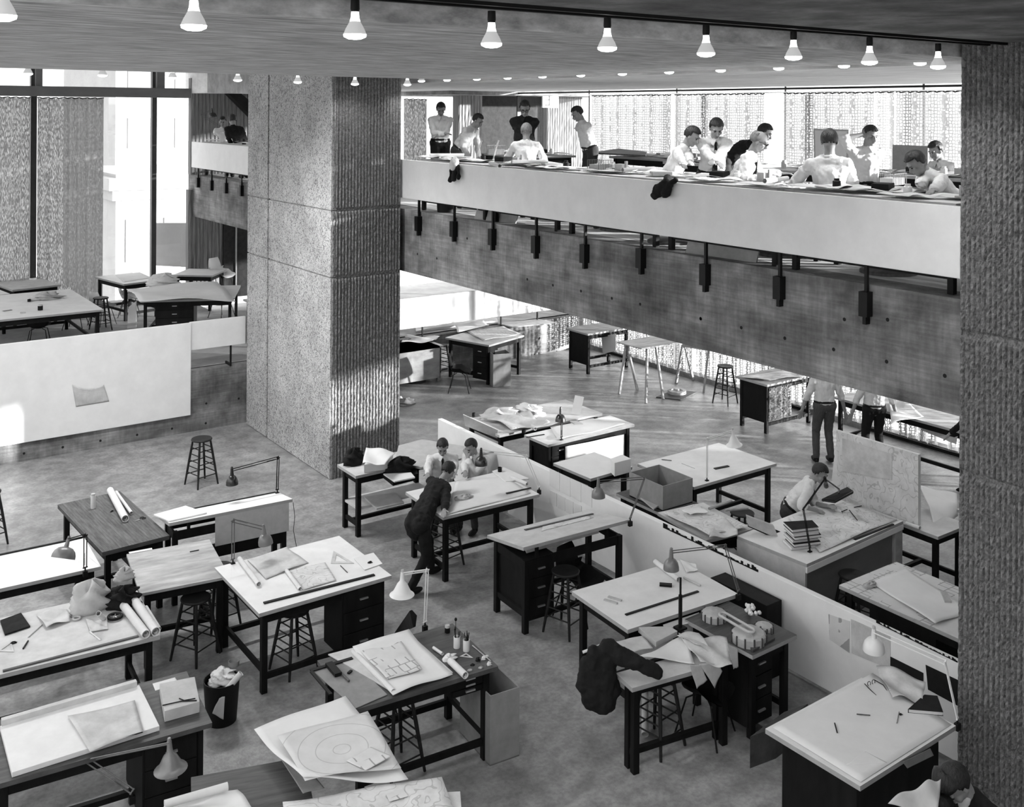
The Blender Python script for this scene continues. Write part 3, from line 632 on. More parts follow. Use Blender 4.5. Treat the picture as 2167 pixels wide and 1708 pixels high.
def crumple(label, name, cat, T, n, x, y, sx, sy, sz, m, seed=1, group=None, rz=0., h=0.):
    c = on(T, n, x, y, h=h); rnd = random.Random(seed); vs = []; nu, nv = 26, 12; mb = MB()
    ph = [(rnd.uniform(2, 7), rnd.uniform(2, 9), rnd.uniform(0, 6), rnd.uniform(.06, .22)) for _ in range(6)]
    cr, sr = math.cos(rz), math.sin(rz)
    for j in range(nv+1):
        for i in range(nu):
            th = 2*math.pi*i/nu; f = j/nv; rr = math.cos(f*math.pi/2)**.6 if f < 1 else .01; q = 1+sum(a*math.sin(k*th+l*f*3+p) for k, l, p, a in [(round(w[0]), w[1], w[2], w[3]) for w in ph])*.7
            zz = math.sin(f*math.pi/2)*sz*(1+.25*math.sin(3*th+seed)*f)
            X, Y = sx*rr*q*math.cos(th), sy*rr*q*math.sin(th); mb.v.append((c.x+X*cr-Y*sr, c.y+X*sr+Y*cr, c.z+max(.001, zz)))
    mb.f = [(j*nu+i, j*nu+(i+1) % nu, (j+1)*nu+(i+1) % nu, (j+1)*nu+i) for j in range(nv) for i in range(nu)]+[tuple(range(nu))[::-1], tuple(nv*nu+i for i in range(nu))]; mb.m = [0]*len(mb.f)
    return solo(name, label, cat, mb, m, group, smooth='all')
def open_box(label, T0, P, hgt, m='card', name='cardboard_box', cat='box', th=.012, contents=None):
    # P: 3 ground points A,B,D (Vectors)
    A, B, D = P; u = (B-A); L = u.length; u.normalize(); v = Vector((-u.y, u.x, 0)); Wd = abs((D-A).dot(v)); t = thing(name, label, cat, A, math.atan2(u.y, u.x))
    MB().box(0, L, 0, th, 0, hgt).box(0, L, Wd-th, Wd, 0, hgt).box(0, th, th, Wd-th, 0, hgt).box(L-th, L, th, Wd-th, 0, hgt).box(0, L, 0, Wd, 0, th).mk('box_body', m, t)
    return t
def book(label, T, pts, th=.025, cover='clothd', group=None, name='book', h=.002):
    P = [on(T, *p, h=h) for p in pts]; t = thing(name, label, 'book', P[0], 0, group); c = sum(P, Vector())/len(P); o = P[0]; n = T['n']
    MB().prism([p-o for p in P], n*.003).prism([p-o+n*(th-.003) for p in P], n*.003).prism([P[-1]-o, P[0]-o, P[0]-o+(c-P[0])*.04, P[-1]-o+(c-P[-1])*.04], n*th).mk('cover', cover, t)
    MB().prism([c+(p-c)*.96-o+n*.003 for p in P], n*(th-.006)).mk('pages', 'paper', t)
    return t
# ================================================================== MAIN FLOOR, WEST STUDIO
JOBS = []
G = 'drafting tables on the main floor'
T1 = table('dark plank-topped work table with two rolls on it', (1,840,1045), (1,1395,905), (1,575,630), .9, top='plank', edge='woodd', th=.05, group=G)
T0 = table('white drafting board at the left edge under the dark dome lamp', (1,-420,1437), (1,830,1160), (1,-250,1120), .92, group=G)
bar('black parallel rule along the far edge of the left white board', 'parallel_rule', 'ruler', T0, (1,-200,1110), (1,680,925), .03, .012, 'black')
T1b = table('veneer-topped table with swirling grain below the plank table', (1,1150,1385), (1,1885,1240), (1,845,1095), .88, top='ply', group=G, th=.03)
T2 = table('tilted white drafting table with a long pale front panel by the lone stool', (1,1390,805), (2,545,533), (1,1255,752), 1.07, .98, group=G, thd=1)
T2 = T2
L2 = T2['L']
MB().box(L2*.36, L2-.05, .0, .012, .66, 1.03).mk('front_panel', 'cardl', T2['obj'])
MB().box(.1, L2-.1, .05, .1, .5, .66).mk('lower_rail', 'blackwood', T2['obj'])
bar('black rule lying along the tilted table by the lone stool', 'ruler', 'ruler', T2, (1,1590,687), (2,420,486), .03, .01, 'black')
T3 = table('white drafting board with a triangle, protractor pad and rolls on it', (0,548,1299), (0,829,1218), (0,486,1193), .9, .9, group=G, low='F', cab=[(.98, 1.5, .04, .5, .12, 'near')])
bar('black slotted parallel rule near the front edge of the board with the triangle', 'parallel_rule', 'ruler', T3, (2,335,1290), (2,1135,1085), .04, .012, 'black')
T4 = table('low wooden desk with a large drawing board and pencil cups', (4,915,822), (4,1945,508), (4,490,510), .9, top='woodd', edge='woodd', group=G, low='F', cab=[(1.0, 1.4, .1, .75, .66, 'near')])
T5 = table('raised black-framed bench with a tilted board and swing lamp beside the partition', (5,720,945), (5,1430,758), (5,437,872), 1.07, .93, top='topg', frame='blackwood', group=G, low='F', cab=[(.1, .5, .08, .8, .16, 'near')])
bar('wooden rule along the far edge of the tilted bench board', 'parallel_rule', 'ruler', T5, (5,730,830), (5,1185,722), .04, .012, 'woodd')
TM = table('wide drawing table where three men are conferring', (5,182,742), (5,828,588), (2,1372,480), .89, .89, group=G)
TS = table('black-legged shelf table piled with papers beside the column', (2,1000,368), (2,1600,235), (2,835,290), .92, group=G, shelf=.42, top='topg')
T6 = table('large pale drafting board with erasers beside the dark partition bench', (6,575,728), (6,1375,468), (6,140,458), .93, .93, group=G)
bar('dotted parallel rule on the pale board beside the partition', 'parallel_rule', 'ruler', T6, (6,560,622), (6,1085,452), .03, .01, 'black')
T7 = table('low cluttered table with trailing sheets and a jacket over its end', (6,608,1150), (6,1365,935), (6,490,1040), .86, .86, top='topg', group=G, apron=.08)
T7b = table('small square-ended desk carrying a concrete model and flowers', (6,1478,915), (6,1800,765), (6,1110,600), .88, .88, top='woodd', group=G, cab=[(.05, .42, .1, .6, .1, 'near')])
T8 = table('bright drafting board with spectacles on a dark cabinet at bottom right', (8,1045,1462), (8,1860,945), (8,242,970), .94, .94, group=G, solid=True, frame='blackwood', inset=.1)
T9 = table('left-edge drafting table covered with tools, bag and rolls', (3,-420,870), (3,1140,487), (3,-300,430), .92, .92, top='topg', group=G)
bar('dark rule along the front edge of the cluttered left table', 'parallel_rule', 'ruler', T9, (3,20,745), (3,985,495), .03, .012, 'woodd')
T10 = table('dark wooden desk at lower left carrying a sloping drawing board', (3,-60,1560), (3,1510,1108), (3,-360,1180), .86, .86, top='woodd', edge='woodd', group=G, cab=[(1.15, 1.62, .06, .8, .1, 'near')])
TB10 = lvl(.9)
slab('pale drawing board with a creased tracing on the lower left desk', 'drawing_board', 'drawing board', lvl(.86), [(3,85,1500), (3,1135,1165), (3,990,870), (3,0,1165)], .003, .045, 'top')
bar('long white-cased parallel rule at the back of the lower left drawing board', 'parallel_rule', 'ruler', TB10, (3,10,1125), (3,970,845), .05, .05, 'topg', h=.004)
paper('creased tracing paper on the lower left drawing board', TB10, [(3,640,1310), (3,1025,1175), (3,960,950), (3,480,1060)], 'trace', h=.008, wav=.012, seed=4)
stick('dark pencil on the lower left drawing board', 'pencil', 'pencil', TB10, (3,870,1218), (3,1015,1175), .005, 'black', h=.02)
T11 = table('dark table at the bottom edge under a spread of drawings', (4,-250,1650), (4,620,1480), (4,-400,1330), .78, .78, top='woodd', edge='woodd', group=G)
T12 = table('white-papered table cut off by the bottom edge of the frame', (4,420,1720), (4,1690,1640), (4,410,1480), .86, .86, top='topg', group=G)
# --- things on T1
rolled('large white paper roll on the plank table', T1, (1,905,535), (1,1030,768), .045)
rolled('thin white paper roll leaning by the large one on the plank table', T1, (1,955,550), (1,1080,722), .022)
tin('white fixative can with grey label on the plank table', 'spray_can', 'can', on(T1, 1, 765, 682), .032, .17, 'lampw', lid='cardl')
p = on(T1, 1, 1150, 775); t = thing('scissors', 'black-handled scissors on the plank table', 'scissors', p, .4)
MB().prism([(-.1, -.003, .002), (0, -.008, .002), (0, .004, .002)], .003).mk('blade', 'metal', t); MB().prism([(-.1, .02, .002), (0, .008, .002), (0, -.002, .002)], .003).mk('blade', 'metal', t)
for s in (-1, 1): MB().tube([(.045+.028*math.cos(a), s*.022+.016*math.sin(a), .006) for a in [k*math.pi/8 for k in range(17)]], .004, 6).mk('handle', 'black', t)
crumple('small dark glue tube on the plank table', 'glue_tube', 'tube', T1, 1, 920, 710, .03, .012, .015, 'black', 2, rz=.7)
# --- things on T0
paper('small cream card on the left white board', T0, [(1,735,1085), (1,830,1165), (1,690,945), (1,640,960)], 'paper', h=.003)
b0 = on(T0, 1, 700, 1205); swing_lamp('dark dome lamp bending over the left white board', b0, up(b0, 1, 625, 905), PD(1, 560, 945, depth(b0)-.1), (-.35, -.3, -.9), 'lampg', 'black', .13)
# --- things on T1b
bar('narrow white strip of card at the back of the veneer table', 'card_strip', 'card', T1b, (1,1060,1050), (1,1250,1015), .05, .002, 'paper'); 
stick('short dark pencil stub on the veneer table', 'pencil', 'pencil', T1b, (1,1560,1040), (1,1635,1025), .005, 'black')
# --- T2 lamp
slab('thin white block of boards at the left end of the tilted table', 'board_stack', 'board', T2, [(1,1390,797), (1,1700,728), (1,1525,672), (1,1262,745)], .002, .02, 'paper')
b0 = loc_on(T2, L2-.03, T2['W']-.02, .0); e0 = PD(2, 440, 235, depth(b0)+.1); swing_lamp('black-shaded lamp arching left over the tilted table by the lone stool', b0, e0, PD(2, 105, 325, depth(b0)-.35), (.02, 0, -1), 'lampd', 'black', .08)
_lp = swing_lamp.last; MB().tube([p_-_lp.location for p_ in (on(lvl(1.0), 2, 548, 560), PD(2, 560, 660, depth(b0)), PD(2, 550, 760, depth(b0)), PD(2, 572, 880, depth(b0)))], .004, 6).mk('cord', 'black', _lp)
stool('lone dark stool standing on the open floor near the concrete base', W(1, 1685, 500)+Vector((-.02, .12, 0)), .25, .76)
stool('stool cut off by the left edge of the photo', W(1, -15, 1010)+Vector((-.1, .2, 0)), .3, .76)
# --- T3
rolled('dark-centred roll at the left end of the board with the triangle', T3, (2,160,965), (2,300,1150), .028)
paper('tracing paper with pencil sketches beside the rolls', T3, [(2,350,1110), (2,660,990), (2,500,880), (2,215,970)], 'trace', h=.004, wav=.01, seed=2)
paper('drawing sheet under the rolled end in the middle of the board', T3, [(2,620,1190), (2,860,1120), (2,780,990), (2,520,1050)], 'map', h=.006, wav=.006, seed=3)
rolled('rolled end of the drawing in the middle of the board', T3, (2,500,1050), (2,600,1185), .022)
def tri(T, a, b, c, label, w=.24):
    P = [on(T, *q, h=.003) for q in (a, b, c)]; cc = sum(P, Vector())/3; I = [cc+(p-cc)*(1-w*1.9) for p in P]; m = MB(); n = T['n']*.004
    for k in range(3): j = (k+1) % 3; m.prism([P[k], P[j], I[j], I[k]], n)
    return solo('set_square', label, 'set square', m, 'trace')
tri(T3, (2,820,1000), (2,990,1000), (2,840,910), 'clear plastic set square lying on the white board')
slab('pale square pad with rounded corners at the right of the board', 'desk_pad', 'pad', T3, [(2,1065,1050), (2,1195,1005), (2,1130,925), (2,985,965)], .003, .012, 'paper', bevel=.01)
crumple('small dark tape roll on the pale pad', 'tape_roll', 'tape', T3, 2, 1105, 995, .025, .018, .018, 'black', 5, h=.012)
stick('short pencil right of the set square', 'pencil', 'pencil', T3, (2,890,1015), (2,940,1065), .005, 'woodd')
b0 = on(T3, 2, 112, 1000); swing_lamp('grey lamp at the back left corner of the board with the triangle', b0, up(b0, 2, 138, 690), PD(2, 335, 745, depth(b0)+.1), (.12, -.05, -1), 'lampg', 'steelrod', .085)
q = T3['obj']; stool('stool pushed under the board with the triangle', loc_on(T3, .55, .35, 0)*1.0-Vector((0, 0, .9)), .2, .66)
stool('dark stool under the veneer table, nearest its front edge', (W(3, 1390, 640)).to_tuple()[:2]+(0,), .5, .68)
stool('dark stool half hidden behind the front leg of the board with the triangle', (W(1, 1800, 1640)).to_tuple()[:2]+(0,), .1, .7)
# small label tag and lock
# --- T4
slab('pale drawing board inset on the low wooden desk', 'drawing_board', 'drawing board', T4, [(4,1190,700), (4,1620,560), (4,1310,280), (4,725,430)], .003, .016, 'topg')
paper('large curling drawing on the low desk', T4, [(4,1190,712), (4,1620,560), (4,1305,280), (4,900,395)], 'paper', h=.02, wav=.014, curl=[('f', .05)], seed=6)
paper('smaller plan sheet on top of the curling drawing', T4, [(4,1150,600), (4,1400,530), (4,1250,330), (4,960,400)], 'plan', h=.045, wav=.01, seed=8)
rolled('left rolled edge of the curling drawing on the low desk', T4, (4,905,400), (4,1195,690), .025)
slab('grey cutting pad set in a black frame on the low desk', 'cutting_mat', 'mat', T4, [(4,920,815), (4,1150,715), (4,890,455), (4,620,550)], .003, .01, 'card')
bar('black rule across the top of the cutting pad', 'ruler', 'ruler', T4, (4,600,545), (4,900,455), .04, .012, 'black', h=.012)
bar('black rule down the left side of the cutting pad', 'ruler', 'ruler', T4, (4,605,550), (4,745,715), .03, .012, 'black', h=.012)
t = bar('dark drafting brush lying on the cutting pad', 'drafting_brush', 'brush', T4, (4,730,500), (4,800,580), .07, .03, 'black', h=.02)
MB().tube([on(T4, 4, 745, 480, h=.03)-t.location, on(T4, 4, 875, 615, h=.02)-t.location], .011, 8).mk('handle', 'woodd', t)
bar('small dark eraser beside the drafting brush', 'eraser', 'eraser', T4, (4,870,565), (4,893,545), .025, .015, 'black', h=.012)
for n_, (x, y, lb) in enumerate([(1648, 375, 'left'), (1716, 398, 'right')]):
    p = on(T4, 4, x, y); tin(f'white pencil cup on the low wooden desk, {lb} one of the pair', 'pencil_cup', 'cup', p, .033, .11, 'lampw', group='pencil cups on the low desk')
    rr = random.Random(n_)
    for j in range(7):
        a = rr.uniform(0, 6.3); d = Vector((math.cos(a), math.sin(a), 0)); solo('pencil', f'dark pencil standing in the {lb} pencil cup', 'pencil', MB().tube([p+d*.012+Vector((0, 0, .015)), p+d*rr.uniform(.02, .038)+Vector((0, 0, rr.uniform(.15, .19)))], .004, 6), 'black', f'pencils in the {lb} pencil cup')
tin('dark ink bottle behind the pencil cups', 'ink_bottle', 'bottle', on(T4, 4, 1580, 265), .028, .05, 'black', lid='cardl')
solo('round_brush', 'upright round-headed brush behind the pencil cups', 'brush', MB().tube([on(T4, 4, 1640, 250), on(T4, 4, 1640, 250)+Vector((0, 0, .1))], .003, 6).ell(on(T4, 4, 1640, 250)+Vector((0, 0, .11)), (.014, .014, .018)), 'black')
rolled('short thick roll with spiral end at the right of the low desk', T4, (4,1600,470), (4,1710,575), .032)
rolled('small white tube between the roll and the cups', T4, (4,1480,375), (4,1545,420), .015)
crumple('crumpled white tissue behind the short roll', 'crumpled_tissue', 'tissue', T4, 4, 1600, 455, .07, .05, .04, 'paper', 9)
tri(T4, (4,1668,440), (4,1765,450), (4,1715,415), 'small white set square on the low desk', .26)
rr = random.Random(5)
for j, (x, y, mm) in enumerate([(1800,470,'black'), (1840,460,'lampw'), (1880,500,'lampw'), (1760,500,'black'), (1820,520,'metal'), (1740,540,'cardl'), (1860,440,'paper')]):
    crumple(['black ink bottle', 'white jar', 'white round eraser', 'dark clip', 'bright metal sharpener', 'pale eraser', 'white card scrap'][j]+' among the tools at the right end of the low desk', ['ink_bottle', 'jar', 'eraser', 'clip', 'sharpener', 'eraser', 'card_scrap'][j], 'drawing tool', T4, 4, x, y, .022, .018, .03 if j < 3 else .012, mm, j+20)
stick('long steel scale along the right edge of the low desk', 'ruler', 'ruler', T4, (4,1760,360), (4,1890,470), .006, 'metal')
b0 = on(T4, 4, 1420, 225, h=0); swing_lamp('white bell-shaded lamp rising behind the low desk', b0, PD(2, 1518, 1050, depth(b0)), PD(2, 1338, 1075, depth(b0)), (-.02, 0, -1), 'lampw', 'lampw', .115, bell=True)
stool('round dark stool in front of the low desk beside the hanging drawing', (W(4, 1215, 1250)).to_tuple()[:2]+(0,), .1, .7)
ch = W(4, 870, 520, .0); 
chair('dark shell chair with bright rim pushed against the far side of the low desk', (loc_on(T4, .62, T4['W']+.22)).to_tuple()[:2]+(0,), .25+math.pi)
solo('portfolio', 'black portfolio standing on edge behind the low desk', 'portfolio', MB().prism([on(FL, 4, 1180, 300), PD(4, 1310, 110, depth(b0)+.25), PD(4, 1345, 150, depth(b0)+.25), PD(4, 1335, 230, depth(b0)+.22)], (.03, .0, 0)), 'clothd')
# open waste box right of T4
A_, B_ = W(4, 1885, 1225), W(4, 2095, 1150)
open_box('tall open chipboard bin beside the low wooden desk', None, (A_, B_, A_+Vector((0, .62, 0))), .66, 'card', 'waste_bin', 'bin')
# hanging drawings in front (T11 over dark table)
paper('long curling drawing with a curved theatre plan draped between two tables', lvl(.9), [(4,545,1360), (4,1300,1310), (4,850,712), (4,195,960)], 'paper', h=.0, wav=.03, curl=[('ln', .05)], seed=11)
paper('curved theatre plan on top of the long curling drawing', lvl(.95), [(4,560,1330), (4,1250,1225), (4,1010,830), (4,360,1000)], 'arc', h=.0, wav=.02, seed=12)
paper('grey underlay sheet below the curved theatre plan', lvl(.84), [(4,545,1420), (4,700,1380), (4,420,1040), (4,320,1065)], 'card', h=.0, wav=.004, seed=13)
paper('small sketch card on the curved theatre plan', lvl(.985), [(4,1000,1255), (4,1180,1150), (4,1030,1085), (4,855,1185)], 'plan', h=.0, wav=.002, seed=14)
paper('wide plan sheet rolled at its left end along the bottom edge', T12, [(4,420,1700), (4,1670,1640), (4,1540,1300), (4,400,1470)], 'map', h=.01, wav=.02, seed=15)
slab('dark hatched site plan block printed on the bottom sheet', 'printed_plan', 'paper', T12, [(4,1165,1480), (4,1300,1440), (4,1260,1385), (4,1140,1425)], .032, .034, 'plan')
paper('white sheets at the bottom left corner of the frame', lvl(.86), [(3,1150,1740), (3,1790,1700), (3,1690,1575), (3,1180,1690)], 'paper', h=.01, wav=.015, seed=16)
rolled('rolled tracing paper on the bottom left sheets', lvl(.9), (3,1170,1690), (3,1620,1560), .03)
# --- T9 clutter
slab('dark grey notebook on the left-edge drafting table', 'notebook', 'notebook', T9, [(3,35,490), (3,215,430), (3,150,335), (3,0,390)], .003, .02, 'clothd')
paper('rumpled tracing paper behind the notebook', T9, [(3,330,430), (3,500,375), (3,480,290), (3,260,330)], 'trace', h=.005, wav=.02, seed=21)
paper('torn tracing scrap near the black dial', T9, [(3,640,460), (3,770,440), (3,760,380), (3,610,370)], 'trace', h=.004, wav=.01, seed=22)
stick('long pencil with white eraser right of the notebook', 'pencil', 'pencil', T9, (3,200,500), (3,300,410), .006, 'cardl')
stick('dark compass leg lying before the notebook', 'compass', 'compass', T9, (3,165,580), (3,200,525), .008, 'black')
stick('pale pencil lying below the torn tracing scrap', 'pencil', 'pencil', T9, (3,640,460), (3,715,520), .007, 'paper')
tri(T9, (3,-20,600), (3,100,605), (3,80,530), 'clear set square at the left edge of the photo', .2)
crumple('small dark eraser on the clear set square', 'eraser', 'eraser', T9, 3, 95, 543, .03, .02, .015, 'black', 3)
t = thing('tape_dispenser', 'black round tape spool with a spoked hub', 'tape', on(T9, 3, 818, 365))
MB().tube([(.065*math.cos(a), .065*math.sin(a), .02) for a in [k*math.pi/12 for k in range(25)]], .016, 8).mk('rim', 'black', t, smooth=True)
for k in range(5): MB().tube([(0, 0, .02), (.06*math.cos(k*1.257), .06*math.sin(k*1.257), .02)], .006, 6).mk('spoke', 'metal', t)
o = solo('tape_roll', 'small ring of masking tape left of the bag', 'tape', MB().tube([on(T9, 3, 545, 372)+Vector((.035*math.cos(a), .035*math.sin(a), .012)) for a in [k*math.pi/10 for k in range(21)]], .01, 8), 'cardl', smooth=True)
crumple('pale crumpled paper bag at the back of the left-edge table', 'paper_bag', 'bag', T9, 3, 650, 300, .2, .15, .26, 'cardl', 31)
roll('short upright roll in front of the paper bag', on(T9, 3, 738, 368, h=.02), on(T9, 3, 700, 330, h=.2), .025)
crumple('black felt hat or cloth heaped at the corner of the left-edge table', 'black_cloth', 'cloth', T9, 3, 880, 270, .17, .13, .17, 'clothd', 33)
rolled('thick white roll along the right end of the left-edge table, left one', T9, (3,880,275), (3,1040,480), .042)
rolled('thick white roll along the right end of the left-edge table, right one', T9, (3,960,245), (3,1110,462), .045)
rolled('thin pale roll outermost at the right end of the left-edge table', T9, (3,1040,285), (3,1135,440), .018)
b0 = on(T9, 3, 640, 150, h=0)
crumple('grey crumpled cloth and lamp joint heaped behind the paper bag', 'cloth_heap', 'cloth', T1b, 1, 1025, 1262, .1, .07, .12, 'trace', 35)
# --- T10
def parcel(label, T, pts, h1):
    t = slab(label, 'folder_stack', 'folder', T, pts, .003, h1, 'cardl'); return t
t = parcel('thick stack of folders tied with dark string on the lower left desk', T10, [(3,1170,1105), (3,1420,1035), (3,1385,855), (3,1135,905)], .1)
TT = lvl(.96+.005)
MB().tube([on(TT, 3, 1155, 985)-t.location, on(TT, 3, 1290, 955)-t.location, on(TT, 3, 1400, 950)-t.location], .005, 6).tube([on(TT, 3, 1275, 935)-t.location, on(TT, 3, 1310, 950)-t.location, on(TT, 3, 1390, 935)-t.location], .005, 6).mk('string', 'black', t)
paper('small white card at the back of the lower left desk', T10, [(3,1105,880), (3,1275,830), (3,1245,785), (3,1085,830)], 'paper', h=.003)
b0 = PD(3, 625, 1370, depth(on(T10, 3, 700, 1330))); 
bs = on(FL, 3, 940, 1690); bs = Vector((bs.x, bs.y, 0)); dd = depth(on(T10, 3, 760, 1320))-.05
swing_lamp('white bell-shaded lamp folded down in front of the lower left desk', PD(3, 940, 1640, dd), PD(3, 620, 1375, dd), PD(3, 1205, 1255, dd-.05), (.05, -.02, -1), 'lampg', 'steelrod', .12, bell=True)
# waste basket
p = W(3, 1620, 1150); p = Vector((p.x, p.y+.18, 0))
t = thing('waste_basket', 'round black waste basket overflowing with paper beside the lower left desk', 'waste basket', p)
MB().lathe([(.15, 0), (.18, .42), (.172, .42), (.145, .012), (.001, .012)], n=26).mk('basket_body', 'black', t, smooth=True)
TBK = lvl(.36)
crumple('crumpled white paper filling the waste basket', 'crumpled_paper', 'waste paper', TBK, 3, 1590, 810, .13, .12, .1, 'paper', 41)
roll('white roll sticking out of the waste basket', PD(3, 1600, 890, depth(p)-.1), PD(3, 1715, 755, depth(p)-.05), .03)
paper('pale sheet hanging over the rim of the waste basket', dict(o=p+Vector((0, -.19, .2)), n=Vector((-.2, -1, .1)).normalized()), [(3,1510,1040), (3,1590,1085), (3,1600,920), (3,1560,930)], 'trace', h=.0, wav=.01, seed=43)
tin('small round tin on the floor behind the waste basket', 'tin', 'tin', W(4, 50, 500), .06, .05, 'cardl')
# ================================================================== CENTRE GROUP
# TS pile
crumple('dark patterned bag on the shelf table by the column', 'bag', 'bag', TS, 2, 990, 280, .16, .1, .2, 'clothd', 51)
paper('topmost pile of white papers on the shelf table', lvl(1.12), [(2,1050,275), (2,1210,285), (2,1290,190), (2,1075,155)], 'paper', h=0, wav=.02, seed=52)
slab('stack of papers beside the dark bag on the shelf table', 'paper_stack', 'paper', TS, [(2,1060,345), (2,1230,320), (2,1270,270), (2,1100,280)], .003, .12, 'paper')
crumple('dark wool coat crumpled on the shelf table', 'coat', 'coat', TS, 2, 1330, 320, .2, .13, .16, 'clothd', 53)
slab('dark open box of drawings between the shelf table and the men', 'drawing_box', 'box', lvl(.8), [(2,1270,440), (2,1450,395), (2,1440,345), (2,1170,360)], 0, .09, 'blackwood')
slab('white sheets in the dark box beside the men', 'paper_stack', 'paper', lvl(.9), [(2,1280,415), (2,1430,385), (2,1400,350), (2,1200,360)], 0, .02, 'paper')
slab('pale board lying on the lower shelf of the shelf table', 'board', 'board', lvl(.43), [(2,1150,615), (2,1350,570), (2,1290,500), (2,1060,530)], 0, .03, 'cardl')
solo('display_board', 'large pale board lying behind the shelf table against the column', 'board', MB().prism([W(2, 1285, 270, .9), W(2, 1470, 320, .9), W(2, 2000, 200, .9), W(2, 1480, 115, .9), W(2, 1310, 160, .9)], .03), 'cardl')
# TM stuff
paper('large white drawing the three men are studying', TM, [(5,200,725), (5,770,580), (5,600,470), (5,270,500)], 'paper', h=.004, wav=.006, seed=54)
rolled('pale roll near the far right corner of the conference table', TM, (5,640,475), (5,745,520), .025)
bar('dark rule near the right end of the conference table', 'ruler', 'ruler', TM, (5,605,585), (5,770,548), .03, .01, 'black', h=.012)
tin('small dark ink bottle at the far right of the conference table', 'ink_bottle', 'bottle', on(TM, 5, 562, 445), .03, .08, 'black')
crumple('folded dark cloth on the drawing by the men', 'cloth', 'cloth', TM, 5, 315, 620, .13, .08, .05, 'trace', 55)
slab('stack of prints at the far right of the conference table', 'print_stack', 'paper', TM, [(5,600,510), (5,760,490), (5,590,415), (5,510,440)], .004, .02, 'paper')
b0 = on(TM, 5, 825, 565); swing_lamp('black-shaded lamp hanging before the leaning student', b0, PD(5, 738, 335, depth(b0)), PD(5, 437, 300, depth(b0)-.1), (0, 0, -1), 'lampd', 'lampw', .09)
stool('stool half hidden behind the bending man', (W(2, 1640, 1010)).to_tuple()[:2]+(0,), .2, .7)
# T5 lamp & papers
paper('pencil sketch lying on the tilted bench board', T5, [(5,840,835), (5,1190,745), (5,1150,730), (5,850,800)], 'map', h=.004)
b0 = on(T5, 5, 1435, 775); swing_lamp('grey lamp reaching left from the right end of the tilted bench', b0, PD(5, 1530, 480, depth(b0)), PD(5, 1222, 505, depth(b0)-.1), (0, 0, -1), 'lampg', 'steelrod', .085)
slab('stack of pale sheets stored under the tilted board', 'board_stack', 'board', lvl(.94), [(5,740,985), (5,1225,850), (5,1150,800), (5,700,900)], -.06, 0, 'topg')
stool('stool under the tilted bench', (W(5, 1000, 1500)).to_tuple()[:2]+(0,), .3, .72)
chair('dark shell chair tucked under the tilted bench', (W(5, 1090, 1400)).to_tuple()[:2]+(0,), .2)
# T6 things
bar('dark eraser near the middle of the pale board by the partition', 'eraser', 'eraser', T6, (6,805,405), (6,895,412), .06, .02, 'black')
bar('grey eraser at the left of the pale board, upper one', 'eraser', 'eraser', T6, (6,435,490), (6,530,520), .03, .012, 'clothg'); bar('grey eraser at the left of the pale board, lower one', 'eraser', 'eraser', T6, (6,405,512), (6,500,540), .03, .012, 'clothg')
rolled('long white roll at the back of the pale board by the partition', T6, (6,775,235), (6,945,365), .03)
paper('loose sheet behind the grey lamp on the pale board', T6, [(6,1000,310), (6,1085,300), (6,1070,255), (6,950,215)], 'paper', h=.004, wav=.01, seed=60)
stick('thin rolled chart lying beside the long white roll', 'chart_roll', 'paper roll', T6, (6,980,350), (6,1100,408), .012, 'cardl')
b0 = on(T6, 6, 1375, 478); swing_lamp('grey lamp reaching over the pale board by the partition', b0, PD(6, 1280, 120, depth(b0)), PD(6, 890, 165, depth(b0)-.1), (0, 0, -1), 'lampg', 'steelrod', .085)
b0 = on(T7, 6, 955, 720, h=.0); solo('lamp_post', 'black upright lamp stem without a shade on the low cluttered table', 'lamp', MB().tube([b0, up(b0, 6, 950, 350)], .011, 8).tube([b0, b0+Vector((0, 0, .35))], .02, 8).box(b0.x-.05, b0.x+.05, b0.y-.05, b0.y+.05, b0.z, b0.z+.02), 'black')
# bench against partition
solo('black_bench', 'long black bench box standing against the white partition', 'bench', MB().box(8.85, 9.1, PX(6, 1690, 520, 9.1).y, PX(6, 1280, 360, 9.1).y, 0, PX(6, 1690, 510, 9.1).z), 'blackwood', bevel=.006)
# T7 clutter
paper('large rumpled tracing hanging off the low cluttered table', T7, [(6,1100,960), (6,1330,1000), (6,1290,790), (6,940,760)], 'trace', h=.03, wav=.03, seed=71)
paper('drawing sheets spread in the middle of the low cluttered table', T7, [(6,650,930), (6,1060,960), (6,980,760), (6,820,850)], 'paper', h=.01, wav=.02, seed=72)
paper('sketch on tracing paper over the middle of the cluttered table', T7, [(6,1060,830), (6,1190,900), (6,1090,740), (6,930,760)], 'trace', h=.06, wav=.02, seed=73)
paper('pale portfolio sheet at the left back of the cluttered table', T7, [(6,560,905), (6,760,855), (6,680,770), (6,475,810)], 'topg', h=.02, wav=.01, seed=74)
slab('stack of folded drawings at the back of the cluttered table', 'paper_stack', 'paper', T7, [(6,780,855), (6,935,775), (6,880,740), (6,650,745)], .005, .06, 'cardl')
paper('pale board lying behind the black lamp stem', T7, [(6,840,725), (6,1110,655), (6,1090,600), (6,830,690)], 'paper', h=.0, seed=75)
for j, pts in enumerate([[(6,1075,1155), (6,1150,1090), (6,1105,985), (6,1020,980)], [(6,1205,1150), (6,1260,1020), (6,1220,975), (6,1090,970)], [(6,1340,1010), (6,1375,1000), (6,1370,870), (6,1290,820)]]):
    paper(['pointed paper corner hanging from the cluttered table, left one', 'pointed paper corner hanging from the cluttered table, right one', 'sheet edge hanging at the right of the cluttered table'][j], dict(o=loc_on(T7, .5, -.02), n=-T7['v']), pts, 'trace', h=.01*j+.01, wav=.008, seed=80+j)
